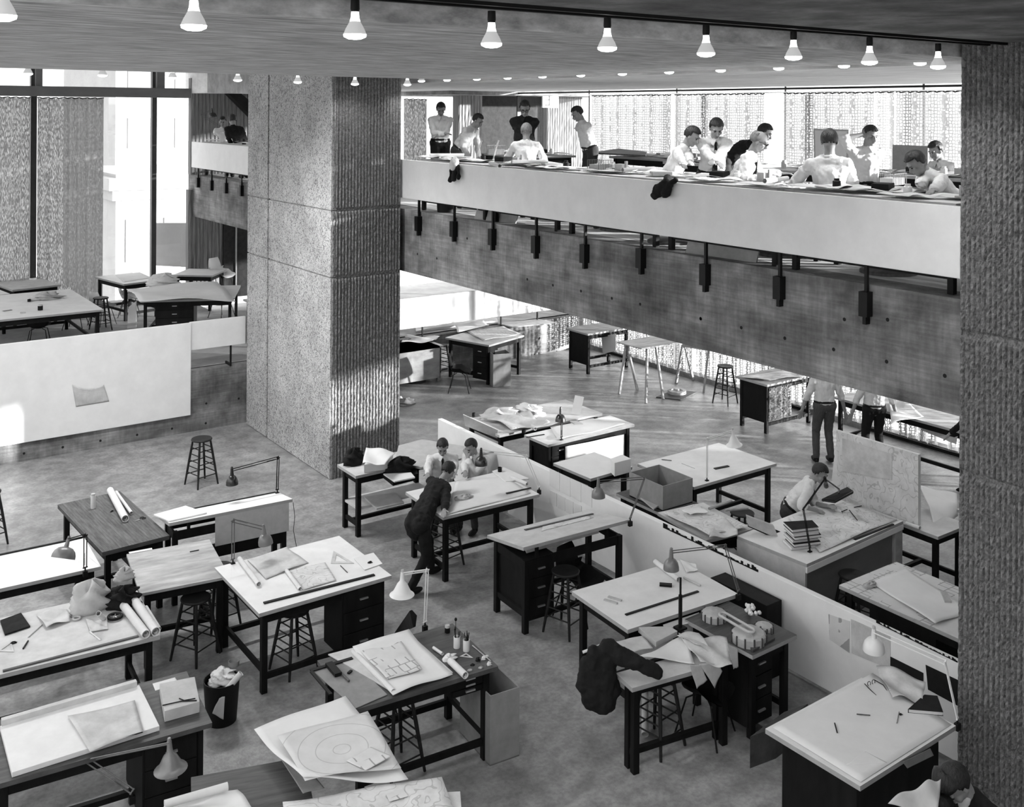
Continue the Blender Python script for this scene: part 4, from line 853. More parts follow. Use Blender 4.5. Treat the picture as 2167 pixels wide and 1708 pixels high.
# jacket
jk = thing('jacket', 'dark jacket with pale lining draped over the end of the cluttered table', 'jacket', loc_on(T7, 0, .3))
def drape(name, m, pts, T, th, seed, parent, thick=.012):
    cs = [Vector(hitp(p, T['o']+T['n']*.0, T['n']))-parent.location for p in pts]; rnd = random.Random(seed); a, b, c = [rnd.uniform(5, 11) for _ in range(3)]
    nn = T['n']
    return MB().sheet(cs, 16, 16, lambda u, v: nn*(th*(math.sin(a*u+1)*.5+math.sin(b*u+c*v)*.4+.5)*(1-abs(v-.5)*.6)), thick).mk(name, m, parent, smooth='all')
dj = depth(jk.location)-.02
def jp(x, y, d=0): return PD(6, x, y, dj+d)-jk.location
JK = MB().cap(jp(440,880), .08, jp(400,1230), .13).cap(jp(330,900), .07, jp(330,1200), .13).cap(jp(270,960), .05, jp(270,1120), .09).cap(jp(400,900), .07, jp(470,1150), .08).cap(jp(350,1180), .12, jp(355,1270), .06).cap(jp(520,900,-.05), .08, jp(430,870), .09).cap(jp(520,910,-.05), .085, jp(640,960,-.1), .07).cap(jp(640,960,-.1), .07, jp(790,1035,-.12), .055)
MB().tube([jp(250,890), jp(395,835,.05)], .014, 8).mk('lining', 'cloth', jk)
JOBS.append((JK, 'coat_body', 'clothd', jk))
stool('dark stool in front of the cluttered table', (W(6, 790, 1560)).to_tuple()[:2]+(0,), .15, .72)
chair('dark shell chair in front of the cluttered table', (W(6, 1130, 1480)).to_tuple()[:2]+(0,), .35)
roll('cardboard tube leaning on the floor under the cluttered table', W(6, 700, 1515)+Vector((0, 0, .04)), W(6, 745, 1270)+Vector((0, .1, .25)), .035, 'cardl', 'cardboard_tube', 'tube')
# T7b model
mo = thing('architectural_model', 'grey architectural model with fan roofs and a looped ramp on the small desk', 'model', on(T7b, 6, 1400, 760))
def mloc(x, y, h): return on(T7b, 6, x, y, h=h)-mo.location
MB().prism([mloc(1120,620,.005), mloc(1300,660,.005), mloc(1480,890,.005), mloc(1640,800,.005), mloc(1370,570,.005)], .02).mk('base', 'woodd', mo)
for (x, y, r, hh) in ((1450,810,.17,.1), (1200,650,.13,.08), (1560,740,.09,.07)):
    c = mloc(x, y, 0); MB().lathe([(r, 0), (r*1.02, hh*.8), (r*.9, hh), (r*.25, hh*1.25), (.001, hh*1.2)], Matrix.Translation(c), 12).mk('fan_roof', 'clothg', mo)
    mm = MB()
    for k in range(12): a = k*math.pi/6; mm.box(-.006, .006, -.006, .006, 0, hh, Matrix.Translation(c+Vector((r*1.03*math.cos(a), r*1.03*math.sin(a), 0))))
    mm.mk('columns', 'woodd', mo)
c1, c2 = mloc(1270, 620, .16), mloc(1460, 730, .16); d = (c2-c1).normalized(); s = Vector((-d.y, d.x, 0))*.045
lp = [c1+s*math.cos(a)-d*.045*math.sin(a) for a in [k*math.pi/6 for k in range(7)]]+[c2-s*math.cos(a)+d*.045*math.sin(a) for a in [k*math.pi/6 for k in range(7)]]; MB().tube(lp+[lp[0]], .014, 8).mk('ramp_loop', 'cardl', mo, smooth=True)
rr = random.Random(4); fm = MB()
for k in range(16): fm.ell(on(T7b, 6, 1480+rr.uniform(-55, 55), 580+rr.uniform(-35, 35), h=.03+rr.uniform(0, .07)), (.026, .024, .018), Euler((rr.random(), rr.random(), 0)).to_matrix().to_4x4(), 6)
solo('white_flowers', 'cluster of white paper flowers behind the model', 'flowers', fm, 'lampw')
bar('small white eraser beside the model', 'eraser', 'eraser', T7b, (6,1550,690), (6,1595,708), .03, .015, 'lampw', h=.025)
solo('low_plinth', 'low wooden plinth on the floor beside the bright board', 'plinth', MB().prism([W(8, 110, 1040, .3), W(8, 330, 960, .3), W(8, 600, 760, .3), W(8, 400, 830, .3)], -.3), 'woodd')
# T8 things
paper('large white drawing pinned over the bright board', T8, [(8,1050,1425), (8,1820,935), (8,1150,500), (8,300,960)], 'paper', h=.003, wav=.003, seed=91)
paper('tracing paper curling at the back of the bright board', T8, [(8,1320,700), (8,1570,745), (8,1600,600), (8,1180,470)], 'trace', h=.006, wav=.03, curl=[('f', .05)], seed=92)
paper('small white sheet at the front corner of the bright board', T8, [(8,925,1275), (8,1275,1260), (8,1090,1165), (8,1080,1170)], 'paper', h=.009, seed=93)
book('black bound book on the bright board', T8, [(8,1450,840), (8,1750,865), (8,1700,725), (8,1590,715)], .035, 'clothd')
sp = thing('spectacles', 'black-framed spectacles lying on the bright board', 'spectacles', on(T8, 8, 1150, 600))
def sl(x, y, h): return on(T8, 8, x, y, h=h)-sp.location
for (x, y) in ((1120, 590), (1158, 575)):
    c = sl(x, y, .02); MB().tube([c+Vector((.022*math.cos(a), .004*math.sin(a), .018*math.sin(a))) for a in [k*math.pi/6 for k in range(13)]], .003, 5).mk('lens_rim', 'black', sp)
MB().tube([sl(1082,590,.025), sl(1130,640,.01), sl(1182,690,.003)], .004, 5).mk('temple', 'black', sp); MB().tube([sl(1165,558,.025), sl(1240,600,.01), sl(1275,655,.003)], .004, 5).mk('temple', 'black', sp)
stick('pencil near the middle of the bright board', 'pencil', 'pencil', T8, (8,1015,848), (8,1130,858), .005, 'woodd', h=.006); stick('pencil left of centre on the bright board', 'pencil', 'pencil', T8, (8,828,925), (8,850,1005), .006, 'black', h=.006)
stick('compass beside the black book', 'compass', 'compass', T8, (8,1355,925), (8,1375,830), .005, 'metal', h=.006); crumple('small dark pushpin near the compass', 'eraser', 'eraser', T8, 8, 1390, 858, .015, .012, .014, 'black', 4)
paper('torn sheet sticking out below the bright board', dict(o=loc_on(T8, .5, -.01), n=-T8['v']), [(8,1445,1310), (8,1670,1200), (8,1640,1140), (8,1405,1255)], 'card', h=.01, seed=94)
b0 = on(T8, 8, 1870, 935); swing_lamp('clear-shaded lamp hanging over the bright board at far right', b0, PD(8, 1765, 410, depth(b0)+.1), PD(8, 1160, 140, depth(b0)+.75), (.05, .02, -1), 'lampw', 'lampw', .1)
# pictures pinned on partition (its west face)
def pinned(label, pts, m, X=9.165, name='pinned_drawing', cat='drawing', th=.004):
    P = [PX(*p, X) for p in pts]; return solo(name, label, cat, MB().prism(P, (.004, 0, 0)), m)
pinned('tracing with two small plan sketches pinned to the partition', [(8,775,0), (8,955,60), (8,955,330), (8,785,215)], 'plan')
pinned('blank grey tracing pinned behind the hanging lamp', [(8,965,40), (8,1300,190), (8,1300,470), (8,970,330)], 'trace')
pinned('dark photographic panel pinned low on the partition, left one', [(8,1300,360), (8,1580,500), (8,1580,640), (8,1300,540)], 'clothd')
pinned('dark photographic panel pinned low on the partition, right one', [(8,1600,430), (8,1875,560), (8,1875,780), (8,1620,640)], 'clothd')
for i in range(4):
    x = 895+72*i; pinned(f'pale card in the upper row on the partition, {ORD[i]} from the left', [(5,x,415+34*i), (5,x+66,446+34*i), (5,x+66,570+36*i), (5,x,530+36*i)], 'paper')
for i in range(4):
    x = 895+55*i; pinned(f'pale card in the lower row on the partition, {ORD[i]} from the left', [(5,x,560+28*i), (5,x+48,584+28*i), (5,x+48,672+30*i), (5,x,650+30*i)], 'paper')
# dark silhouette skyline strips along partition top
for (lb, n_, x0, y0, x1, y1) in (('under the man at the desk', 7, 10, 700, 670, 1010), ('at the right by the column', 8, 1180, 60, 1870, 400)):
    mm = MB(); rr = random.Random(3); N_ = 44
    for k in range(N_):
        f = k/N_; x, y = x0+(x1-x0)*f, y0+(y1-y0)*f; hh = rr.choice([6, 9, 14, 22, 28 if rr.random() < .3 else 12])*(1.2 if n_ == 7 else .9)
        P = [PX(n_, x, y+12, 9.164), PX(n_, x+(x1-x0)/N_, y+12+(y1-y0)/N_, 9.164), PX(n_, x+(x1-x0)/N_, y+12-hh+(y1-y0)/N_, 9.164), PX(n_, x, y+12-hh, 9.164)]; mm.prism(P, (.005, 0, 0))
    solo('skyline_strip', f'cut-out black skyline strip pinned along the partition top {lb}', 'cut-out', mm, 'black')
# ================================================================== CURTAINS
def curtain(label, p0, p1, axis, c, z0, z1, m, fold=.03, pitch=.16, group=None, hem=True, name='net_curtain'):
    # p0, p1 along-wall coordinates
    t = thing(name, label, 'curtain', ((c, (p0+p1)/2, z0) if axis == 'y' else ((p0+p1)/2, c, z0)), 0, group)
    L = abs(p1-p0); n = max(12, int(L/.03)); mb = MB(); o = t.location; top = []; rr = random.Random(int(abs(p0)*100)); ph = rr.random()*6
    def P(f, z, off=0):
        a = p0+(p1-p0)*f; w = fold*(math.sin(f*L/pitch*2*math.pi+ph)+.4*math.sin(f*L/pitch*3.1+1))+off
        q = Vector((c+w, a, z)) if axis == 'y' else Vector((a, c+w, z)); return q-o
    nz = 6
    for j in range(nz+1):
        for i in range(n+1): mb.v.append(tuple(P(i/n, z0+(z1-z0)*j/nz)))
    mb.f = [(j*(n+1)+i, j*(n+1)+i+1, (j+1)*(n+1)+i+1, (j+1)*(n+1)+i) for j in range(nz) for i in range(n)]; mb.m = [0]*len(mb.f)
    mb.mk('net', m, t, smooth='all')
    if hem: MB().tube([P(i/(n//2), z1+.01+.012*math.sin(i*2.1)) for i in range(n//2+1)], .014, 5).mk('top_hem', 'clothd', t)
    return t
gm = 'knotted net curtains along the mezzanine windows'
def cy_(x, X=17.25): return PX(0, x, 230, X).y
for i, (a, b, m_, lb) in enumerate([(1252, 1420, 'curtl', 'left of the bare window post, farther one'), (1427, 1617, 'curtl', 'just left of the bare window post'), (1658, 1849, 'curtl', 'just right of the bare window post'),
                       (1851, 1893, 'curtm', 'narrow dark doubled fold near the right column'), (1895, 2060, 'curtl', 'rightmost, next to the right column')]):
    curtain(f'pale net curtain on the mezzanine window, {lb}', cy_(a), cy_(b), 'y', 17.25, H2+.15, 6.58, m_, group=gm, fold=.012, pitch=.3)
for a, b, lb in ((1700, 1722, 'behind the seated man with grey hair'), (1484, 1492, 'behind the standing man with a tie')):
    curtain(f'doubled grey strip of net curtain {lb}', cy_(a, 17.1), cy_(b, 17.1), 'y', 17.12, H2+.15, 6.56, 'curtm', group=gm, hem=False)
gl = 'net curtains along the lower windows'
rr = random.Random(2); y = 23.2; i = 0
yy = [(22.6, 20.2), (20.05, 17.1), (16.95, 14.38), (14.22, 13.17), (13.03, 11.82), (11.68, 10.87), (10.73, 9.57), (9.43, 8.66)]
nm = ['farthest along the wall', 'behind the black frame desk', 'behind the sawhorse table', 'behind the tall stool', 'behind the patterned desk', 'behind the two standing men', 'behind the table of drawings', 'next to the right column']
for (a, b), q in zip(yy, nm): curtain(f'open net curtain on the lower window, {q}', a, b, 'y', 17.22, .18, 3.28, 'curtm', group=gl, fold=.04, pitch=.2)
curtain('short net curtain on the lower window beyond the right column', 8.52, 6.35, 'y', 17.22, .1, 2.25, 'curtm', group=gl)
x_ = lambda px: PY(0, px, 400, 27.25).x
gd = 'dark woven curtains on the tall north window'
curtain('dark woven curtain at the far left behind the window mullion', x_(-120), x_(63), 'x', 27.25, H1+.2, 6.43, 'curtd', .05, .22, gd)
curtain('wide dark woven curtain right of the first window mullion', x_(78), x_(217), 'x', 27.25, H1+.12, 6.43, 'curtd', .05, .22, gd)
curtain('grey curtain at the mezzanine end window beside the column', PY(0, 857, 240, 27.0).x, PY(0, 905, 240, 27.0).x, 'x', 27.0, H2+.1, 6.5, 'curtd', .05, .2, gd)
# ================================================================== EAST STUDIO
GE = 'work tables in the east studio'
TQ = table('white-edged table with tracing paper and a black lamp beyond the partition', (5,885,258), (5,1465,120), (5,640,210), .9, group=GE, cab=[(.1, .5, .06, .55, .3, 'near')])
TQ2 = table('table buried in crumpled tracing paper beyond the partition end', Vector((9.7, 13.95, 0)), Vector((11.9, 13.95, 0)), Vector((9.7, 15.0, 0)), .9, group=GE, top='topg')
paper('large sheet hanging down the front of the white-edged table', dict(o=loc_on(TQ, 0, -.015), n=-TQ['v']), [(5,1000,375), (5,1385,370), (5,1390,190), (5,1000,270)], 'paper', h=.0, wav=.01, seed=101)
paper('rumpled tracing over the back of the white-edged table', TQ2, [(5,640,150), (5,900,120), (5,760,40), (5,420,50)], 'trace', h=.02, wav=.06, seed=102)
crumple('heap of crumpled tracing paper on the far table', 'crumpled_paper', 'paper', TQ2, 5, 560, 70, .34, .25, .13, 'trace', 103)
crumple('smaller heap of curled white paper on the far table', 'crumpled_paper', 'paper', TQ2, 5, 760, 40, .2, .3, .12, 'paper', 104)
rolled('rolled drawing crossing the white-edged table', TQ2, (5,640,20), (5,800,150), .03)
paper('white sheet on the right of the white-edged table', TQ, [(5,950,225), (5,1400,120), (5,1180,80), (5,900,140)], 'paper', h=.004, wav=.01, seed=105)
slab('small pale book on the white-edged table', 'book', 'book', TQ, [(5,1060,125), (5,1120,125), (5,1080,105), (5,1030,105)], .006, .03, 'cardl')
tin('dark ink bottle at the corner of the white-edged table', 'ink_bottle', 'bottle', on(TQ, 5, 722, 180), .035, .06, 'black'); bar('dark rule at the corner of the white-edged table', 'ruler', 'ruler', TQ, (5,740,210), (5,860,190), .02, .01, 'black')
b0 = on(TQ, 5, 975, 225); swing_lamp('black lamp folded upright on the white-edged table', b0, up(b0, 5, 965, 120)+Vector((.0, 0, 0)), up(b0, 5, 955, 20)+Vector((-.02, 0, 0)), (-.1, -.1, -1), 'lampd', 'black', .085)
solo('grey_board', 'grey board standing on edge at the left end of the far table', 'board', MB().prism([PD(5, 315, 55, depth(loc_on(TQ2, .1, .1))), PD(5, 550, 160, depth(loc_on(TQ2, .3, -.1))), PD(5, 545, 215, depth(loc_on(TQ2, .3, -.1))), PD(5, 330, 130, depth(loc_on(TQ2, .1, .1)))], (.03, .03, 0)), 'card')
tin('dark tin on top of the grey upright board', 'tin', 'tin', PD(5, 388, 68, depth(loc_on(TQ2, .15, .1))), .03, .06, 'black')
a_, b_ = on(TQ2, 5, 1040, 48, h=.002), on(TQ2, 5, 1100, 60, h=.002); solo('bent_card', 'bent white card standing at the back of the far table', 'card', MB().prism([a_, b_, b_+Vector((.1, .02, .3)), a_+Vector((.1, .02, .3))], (.004, .004, 0)), 'paper')
crumple('grey cushion on the floor left of the partition end', 'cushion', 'cushion', FL, 15, 60, 968, .22, .16, .1, 'card', 7)
crumple('round white object beside the column foot', 'crumpled_paper', 'paper', FL, 15, 22, 950, .06, .06, .09, 'paper', 8)
TL = table('low pale layout table right behind the partition', (5,1170,485), (5,1450,405), (5,900,385), .8, top='paper', group=GE)
bx = on(TL, 5, 1235, 560, h=0)
BX = [W(5, 1330, 600, .78), W(5, 1545, 520, .78), W(5, 1235, 540, .78)]
TBX = table('small dark table holding the cardboard box', Vector((9.9, 10.3, 0)), Vector((10.6, 10.3, 0)), Vector((9.9, 11.3, 0)), .72, group=GE, top='woodd')
ob = open_box('open grey cardboard box of papers behind the partition', None, (Vector((9.98, 10.42, .722)), Vector((10.55, 10.42, .722)), Vector((9.98, 11.1, .722))), .34, 'card')
slab('white papers filling the cardboard box', 'paper_stack', 'paper', lvl(1.0), [(5,1330,470), (5,1440,440), (5,1380,410), (5,1300,440)], -.2, 0, 'paper')
TWh = table('clean white drafting table with a black scale on it', (7,225,430), (7,800,265), (5,1500,380), .9, group=GE)
bar('short black scale on the clean white table', 'ruler', 'ruler', TWh, (7,368,305), (7,465,286), .05, .012, 'black')
stick('long pencil at the left of the clean white table', 'pencil', 'pencil', TWh, (7,0,238), (7,70,245), .006, 'woodd'); stick('short pencil in the middle of the clean white table', 'pencil', 'pencil', TWh, (7,140,265), (7,230,300), .004, 'cardl'); stick('thin rule by the near edge of the clean white table', 'pencil', 'pencil', TWh, (7,50,300), (7,110,385), .004, 'cardl')
b0 = on(TWh, 7, 315, 385); swing_lamp('white bell lamp on the clean white table', b0, up(b0, 7, 312, 95), PD(7, 495, 40, depth(b0)+.15), (.15, 0, -1), 'lampw', 'lampw', .105, bell=True)
stool('dark stool under the clean white table', (11.1, 10.0, 0), .2, .6)
slab('pale rounded board resting on a chair by the cardboard box', 'board', 'board', lvl(.75), [(5,1590,695), (5,1735,600), (5,1640,530), (5,1480,600)], 0, .02, 'cardl')
chair('shell chair behind the partition under the pale board', (10.45, 9.65, 0), 2.2)
TP = table('table of spread prints between the box and the desk with books', (7,310,800), (7,640,720), (7,0,600), .88, group=GE, top='topg')
paper('wide print spread over the table behind the partition', TP, [(7,330,770), (7,620,700), (7,240,555), (7,10,600)], 'map', h=.02, wav=.03, seed=110)
paper('crumpled corner of tracing hanging over the partition', TP, [(7,330,790), (7,530,760), (7,520,690), (7,380,640)], 'trace', h=.03, wav=.04, seed=111)
paper('small white sheet on the spread prints', TP, [(7,200,620), (7,330,600), (7,260,565), (7,140,590)], 'paper', h=.07, wav=.01, seed=112)
stick('wooden lath lying behind the spread prints, upper one', 'wood_strip', 'wood strip', lvl(.9), (7,330,580), (7,485,525), .02, 'wood'); stick('wooden lath lying behind the spread prints, lower one', 'wood_strip', 'wood strip', lvl(.9), (7,440,590), (7,600,575), .02, 'wood')
TDk = table('big desk with books and prints where a man works under a lamp', (7,1010,965), (7,1680,665), (7,548,760), .91, group=GE, frame='steelg', top='top', solid=True, inset=.05)
MB().box(.0, TDk['L'], -.004, .03, .80, .87).mk('front_rail', 'top', TDk['obj']); MB().box(-.004, .03, .02, TDk['W'], .6, .87).mk('side_panel', 'cardl', TDk['obj']); MB().box(TDk['L']-.18, TDk['L']-.02, .0, .1, .0, .86).mk('end_post', 'wood', TDk['obj'])
bar('black parallel rule at the front of the big desk', 'parallel_rule', 'ruler', TDk, (7,1340,797), (7,1610,690), .03, .01, 'black')
paper('large rumpled drawings covering the big desk', TDk, [(7,1100,880), (7,1640,650), (7,1290,530), (7,880,640)], 'map', h=.006, wav=.015, seed=115)
hts = 0.0
for k, (c_, dx, dy, lb) in enumerate([('paper', 0, 0, 'bottom white'), ('clothd', 20, 4, 'second, dark'), ('cardl', 8, -4, 'third, pale'), ('clothd', 24, 2, 'fourth, dark'), ('clothg', 12, 0, 'fifth, grey'), ('clothd', 6, -6, 'topmost, black')]):
    z = .004+k*.04; TT = lvl(.91+z); pts = [(7,900+dx,872+dy), (7,1085+dx,850+dy), (7,1040+dx,800+dy), (7,838+dx,812+dy)]
    P = [on(lvl(.91), *p, h=0)+Vector((0, 0, z)) for p in pts]; t = thing('book', f'{lb} book of the stack on the big desk', 'book', P[0], 0, 'stacked books on the big desk'); o = P[0]; c = sum(P, Vector())/4
    MB().prism([p-o for p in P], .003).prism([p-o+Vector((0, 0, .034)) for p in P], .003).mk('cover', c_, t); MB().prism([c+(p-c)*.95-o+Vector((0, 0, .003)) for p in P], .031).mk('pages', 'paper', t)
case = thing('instrument_case', 'open grey instrument case standing beside the stacked books', 'case', on(TDk, 7, 700, 760))
def cl(n_, x, y, d=0): return PD(n_, x, y, depth(case.location)+d)-case.location
MB().prism([cl(7,605,700), cl(7,815,790,-.05), cl(7,780,700,-.05), cl(7,590,630)], (.03, .04, 0)).mk('lid', 'clothg', case); MB().prism([cl(7,600,705), cl(7,815,800), cl(7,860,770,.1), cl(7,650,680,.1)], (0, 0, .03)).mk('tray', 'clothd', case)
b0 = on(TDk, 7, 1030, 880); swing_lamp('black lamp bent low in front of the man at the big desk', b0, up(b0, 7, 1040, 600)+Vector((0, .1, 0)), PD(7, 1135, 372, depth(b0)+.35), (.5, .3, -.6), 'lampd', 'black', .03)
bb = thing('drafting_lamp_head', 'flat black lamp hood tilted beside the working man', 'lamp', PD(7, 1220, 500, depth(b0)+.4))
MB().tube([PD(7, 1135, 372, depth(b0)+.36)-bb.location, PD(7, 1235, 445, depth(b0)+.4)-bb.location, PD(7, 1225, 480, depth(b0)+.4)-bb.location], .01, 8).mk('arm', 'steelrod', bb)
MB().prism([PD(7, 1110, 530, depth(b0)+.3)-bb.location, PD(7, 1205, 545, depth(b0)+.3)-bb.location, PD(7, 1335, 475, depth(b0)+.4)-bb.location, PD(7, 1290, 445, depth(b0)+.5)-bb.location], (0, 0, .035)).mk('hood', 'lampd', bb, bevel=.008)
for k, (a, b_, m_) in enumerate([((7,1305,590),(7,1360,660),'black'), ((7,1360,630),(7,1440,675),'cardl'), ((7,1250,600),(7,1290,585),'black'), ((7,1340,570),(7,1390,560),'black')]):
    stick(['black pencil pointing at the viewer on the big desk', 'pale pencil at the right of the big desk', 'dark pen by the tracing paper on the big desk', 'short dark pen at the back of the big desk'][k], 'pencil', 'pencil', TDk, a, b_, .006, m_, h=.03)
rolled('thin roll along the back of the big desk', TDk, (7,1150,560), (7,1260,605), .02)
# map board behind the desk
XB = 12.15
mp_ = thing('map_board', 'tall leaning board covered with maps behind the working man', 'board', PX(7, 1500, 640, XB)-Vector((0, 0, .0)))
P = [PX(7, 1225, 550, XB), PX(7, 1785, 720, XB), PX(7, 1785, 205, XB), PX(7, 1215, 35, XB)]; P = [p-mp_.location for p in P]
MB().prism(P, (.05, 0, 0)).mk('panel', 'paper', mp_); Q = [p+Vector((-.006, 0, 0)) for p in P]; MB().prism(Q, (.005, 0, 0)).mk('map_sheet', 'map', mp_)
MB().prism([PX(7, 1182, 375, XB+.01)-mp_.location, PX(7, 1232, 540, XB+.01)-mp_.location, PX(7, 1222, 40, XB+.01)-mp_.location], (.02, 0, 0)).mk('side_panel', 'paper', mp_)
for (x0, y0, x1, y1, m_) in ((1255, 90, 1600, 380, 'trace'),):
    MB().prism([PX(7, x0, y1-60, XB-.012)-mp_.location, PX(7, x1, y1, XB-.012)-mp_.location, PX(7, x1, y0+110, XB-.012)-mp_.location, PX(7, x0, y0, XB-.012)-mp_.location], (.003, 0, 0)).mk('pinned_sheet', m_, mp_)
roll('small scroll resting at the foot of the map board', PX(7, 1700, 680, XB-.1), PX(7, 1795, 715, XB-.1), .025)
MP2 = table('low dark table supporting the map board', Vector((12.05, 7.6, 0)), Vector((12.75, 7.6, 0)), Vector((12.05, 8.85, 0)), .84, group=GE, frame='blackwood', top='topg')
TRt = table('worn table with a large white drawing beside the right column', Vector((9.78, 5.75, 0)), Vector((10.85, 5.75, 0)), Vector((9.78, 7.38, 0)), .9, group=GE, top='plan')
paper('large faint drawing on the worn table beside the right column', TRt, [(7,1900,1380), (7,2150,1290), (7,1700,990), (7,1460,1090)], 'paper', h=.01, wav=.012, seed=120)
crumple('crumpled dark scraps on the worn table by the column', 'scrap_heap', 'paper scraps', TRt, 7, 1450, 1120, .1, .05, .04, 'clothg', 12); bar('dark box at the right of the worn table', 'eraser_box', 'box', TRt, (7,1960,1170), (7,1990,1235), .07, .025, 'clothg', h=.02)
MB().box(.1, .5, .5, 1.3, .3, .76).mk('drawer_cabinet', 'blackwood', TRt['obj'])
TRr = table('far right table with a white sheet hanging over its corner', Vector((12.95, 6.7, 0)), Vector((14.2, 6.7, 0)), Vector((12.95, 7.9, 0)), .9, group=GE, top='topg')
paper('white sheet hanging over the corner of the far right table', TRr, [(7,1900,660), (7,2060,560), (7,2050,480), (7,1790,415)], 'paper', h=.01, wav=.02, curl=None, drop=[('n', .6, .15)], seed=121)
stool('stool under the worn table beside the column', (10.6, 7.8, 0), .2, .66)
# --- north-east corner
TN1 = table('desk with drawers, papers and a chair under the mezzanine beam', (15,640,560), (15,885,490), (15,395,490), .92, group=GE, top='topg', cab=[(.04, .4, .06, .5, .1, 'left')])
paper('model plan sheets on the desk under the beam', TN1, [(15,600,530), (15,860,480), (15,740,430), (15,480,460)], 'plan', h=.005, wav=.015, seed=130)
paper('bright tracing at the back of the desk under the beam', TN1, [(15,420,470), (15,640,420), (15,600,395), (15,400,410)], 'paper', h=.04, wav=.03, seed=131)
chair('dark shell chair drawn up to the desk under the beam', (W(15, 435, 880)).to_tuple()[:2]+(0,), .9)
stool('stool beside the desk under the beam', (W(15, 300, 770)).to_tuple()[:2]+(0,), .2, .72)
a_ = W(15, 668, 855); open_box('tall grey paper bin at the end of the desk under the beam', None, (a_, W(15, 790, 845), a_+Vector((0, .4, 0))), .74, 'card', 'waste_bin', 'bin')
TN2 = table('pale desk end at the column edge under the beam', Vector((10.9, 20.3, 0)), Vector((12.55, 20.3, 0)), Vector((10.9, 21.1, 0)), .82, group=GE, top='topg', frame='wood')
MB().box(.0, TN2['L']-.1, .0, TN2['W'], .1, .82).mk('cabinet', 'wood', TN2['obj'])
paper('loose sheets on the pale desk end beside the column', TN2, [(15,30,545), (15,250,530), (15,300,500), (15,60,490)], 'paper', h=.01, wav=.03, seed=132)
slab('pale board lying on the ledge of the low concrete wall', 'board', 'board', lvl(.85), [(15,800,440), (15,1110,410), (15,980,385), (15,700,415)], 0, .03, 'topg')
slab('long heap of papers along the ledge of the low concrete wall', 'paper_heap', 'paper', lvl(.85), [(15,130,470), (15,700,400), (15,690,380), (15,130,440)], 0, .05, 'paper')
stool('stool legs on the far raised floor seen below the beam', Vector((12.0, 23.5, .85)), .2, .9); solo('storage_box', 'dark box on the far raised floor seen below the beam', 'box', MB().box(12.9, 13.2, 23.6, 23.9, .85, 1.7), 'clothg')
TN4 = table('black-framed desk with a white cloth side near the lower window', Vector((15.62, 18.86, 0)), Vector((17.0, 18.86, 0)), Vector((15.62, 19.7, 0)), .97, group=GE, top='wood', low='F')
MB().box(-.0+.07, .1, .1, .75, .25, .9).mk('end_panel', 'blackwood', TN4['obj'])
solo('white_board', 'white board leaning behind the black-framed desk', 'board', MB().prism([PX(15, 1430, 620, 16.3), PX(15, 1520, 600, 16.3), PX(15, 1520, 480, 16.3), PX(15, 1420, 500, 16.3)], (.02, 0, 0)), 'paper')
sh = thing('sawhorse_table', 'plywood sheet on pale sawhorses near the lower window', 'table', W(15, 1700, 900))
zt = .98; P = [W(15, 1530, 545, zt), W(15, 1700, 590, zt), W(15, 1985, 545, zt), W(15, 1790, 500, zt)]
MB().prism([p-sh.location for p in P], .025).mk('plywood_top', 'ply', sh)
def sawhorse(bots, tops, pr):
    mm = MB()
    for a, b in zip(bots, tops): a, b = W(15, *a)-sh.location, W(15, *b, zt-.02)-sh.location; mm.tube([a, b], .032, 4)
    mm.tube([W(15, *tops[0], zt-.03)-sh.location, W(15, *tops[-1], zt-.03)-sh.location], .035, 4); mm.mk('sawhorse', 'wood', pr)
sawhorse([(1545, 900), (1670, 870), (1730, 965), (1850, 935)], [(1590, 560), (1600, 560), (1740, 585), (1800, 570)], sh)
sh2 = thing('sawhorse', 'spare pale sawhorse standing behind the plywood table', 'sawhorse', W(15, 2000, 815))
for a, b in (((1940, 825), (1985, 560)), ((2060, 805), (2000, 560)), ((2130, 890), (2165, 590))):
    MB().tube([W(15, *a)-sh2.location, W(15, *b, .95)-sh2.location], .032, 4).mk('leg', 'wood', sh2)
MB().tube([W(15, 1985, 560, .95)-sh2.location, W(15, 2165, 590, .95)-sh2.location], .04, 4).mk('beam', 'wood', sh2)
fm_ = thing('site_model', 'round site model on a thin board on the floor by the sawhorse', 'model', W(15, 1945, 900))
MB().prism([W(15, 1800, 925)-fm_.location, W(15, 1970, 945)-fm_.location, W(15, 2085, 890)-fm_.location, W(15, 1930, 875)-fm_.location], .02).mk('board', 'woodd', fm_)
MB().lathe([(.2, .02), (.2, .09), (.13, .09), (.13, .06), (.05, .06), (.05, .12), (.001, .12)], n=22).mk('ring', 'cardl', fm_)
stool('tall dark stool beside the patterned desk', W(16, 330, 745), .2, .8)
TPt = table('dark-ended desk with a patterned cloth side', Vector((15.57, 13.42, 0)), Vector((17.0, 13.42, 0)), Vector((15.57, 14.22, 0)), .97, group=GE, top='wood', low='F')
MB().box(.07, .1, .1, .72, .22, .9).mk('end_panel', 'blackwood', TPt['obj']); MB().box(.12, .75, .03, .055, .25, .88).mk('cloth_side', 'curtm', TPt['obj'])
paper('sheets of paper on the patterned desk', TPt, [(16,660,575), (16,940,540), (16,760,500), (16,420,550)], 'trace', h=.01, wav=.02, seed=140)
TPu = table('table of drawings in front of the two standing men', Vector((16.1, 9.6, 0)), Vector((17.0, 9.6, 0)), Vector((16.1, 12.3, 0)), .92, group=GE, top='topg', low='F')
paper('white sheets on the table by the standing men', TPu, [(16,1560,900), (16,1800,840), (16,1680,740), (16,1540,730)], 'paper', h=.01, wav=.03, seed=141)
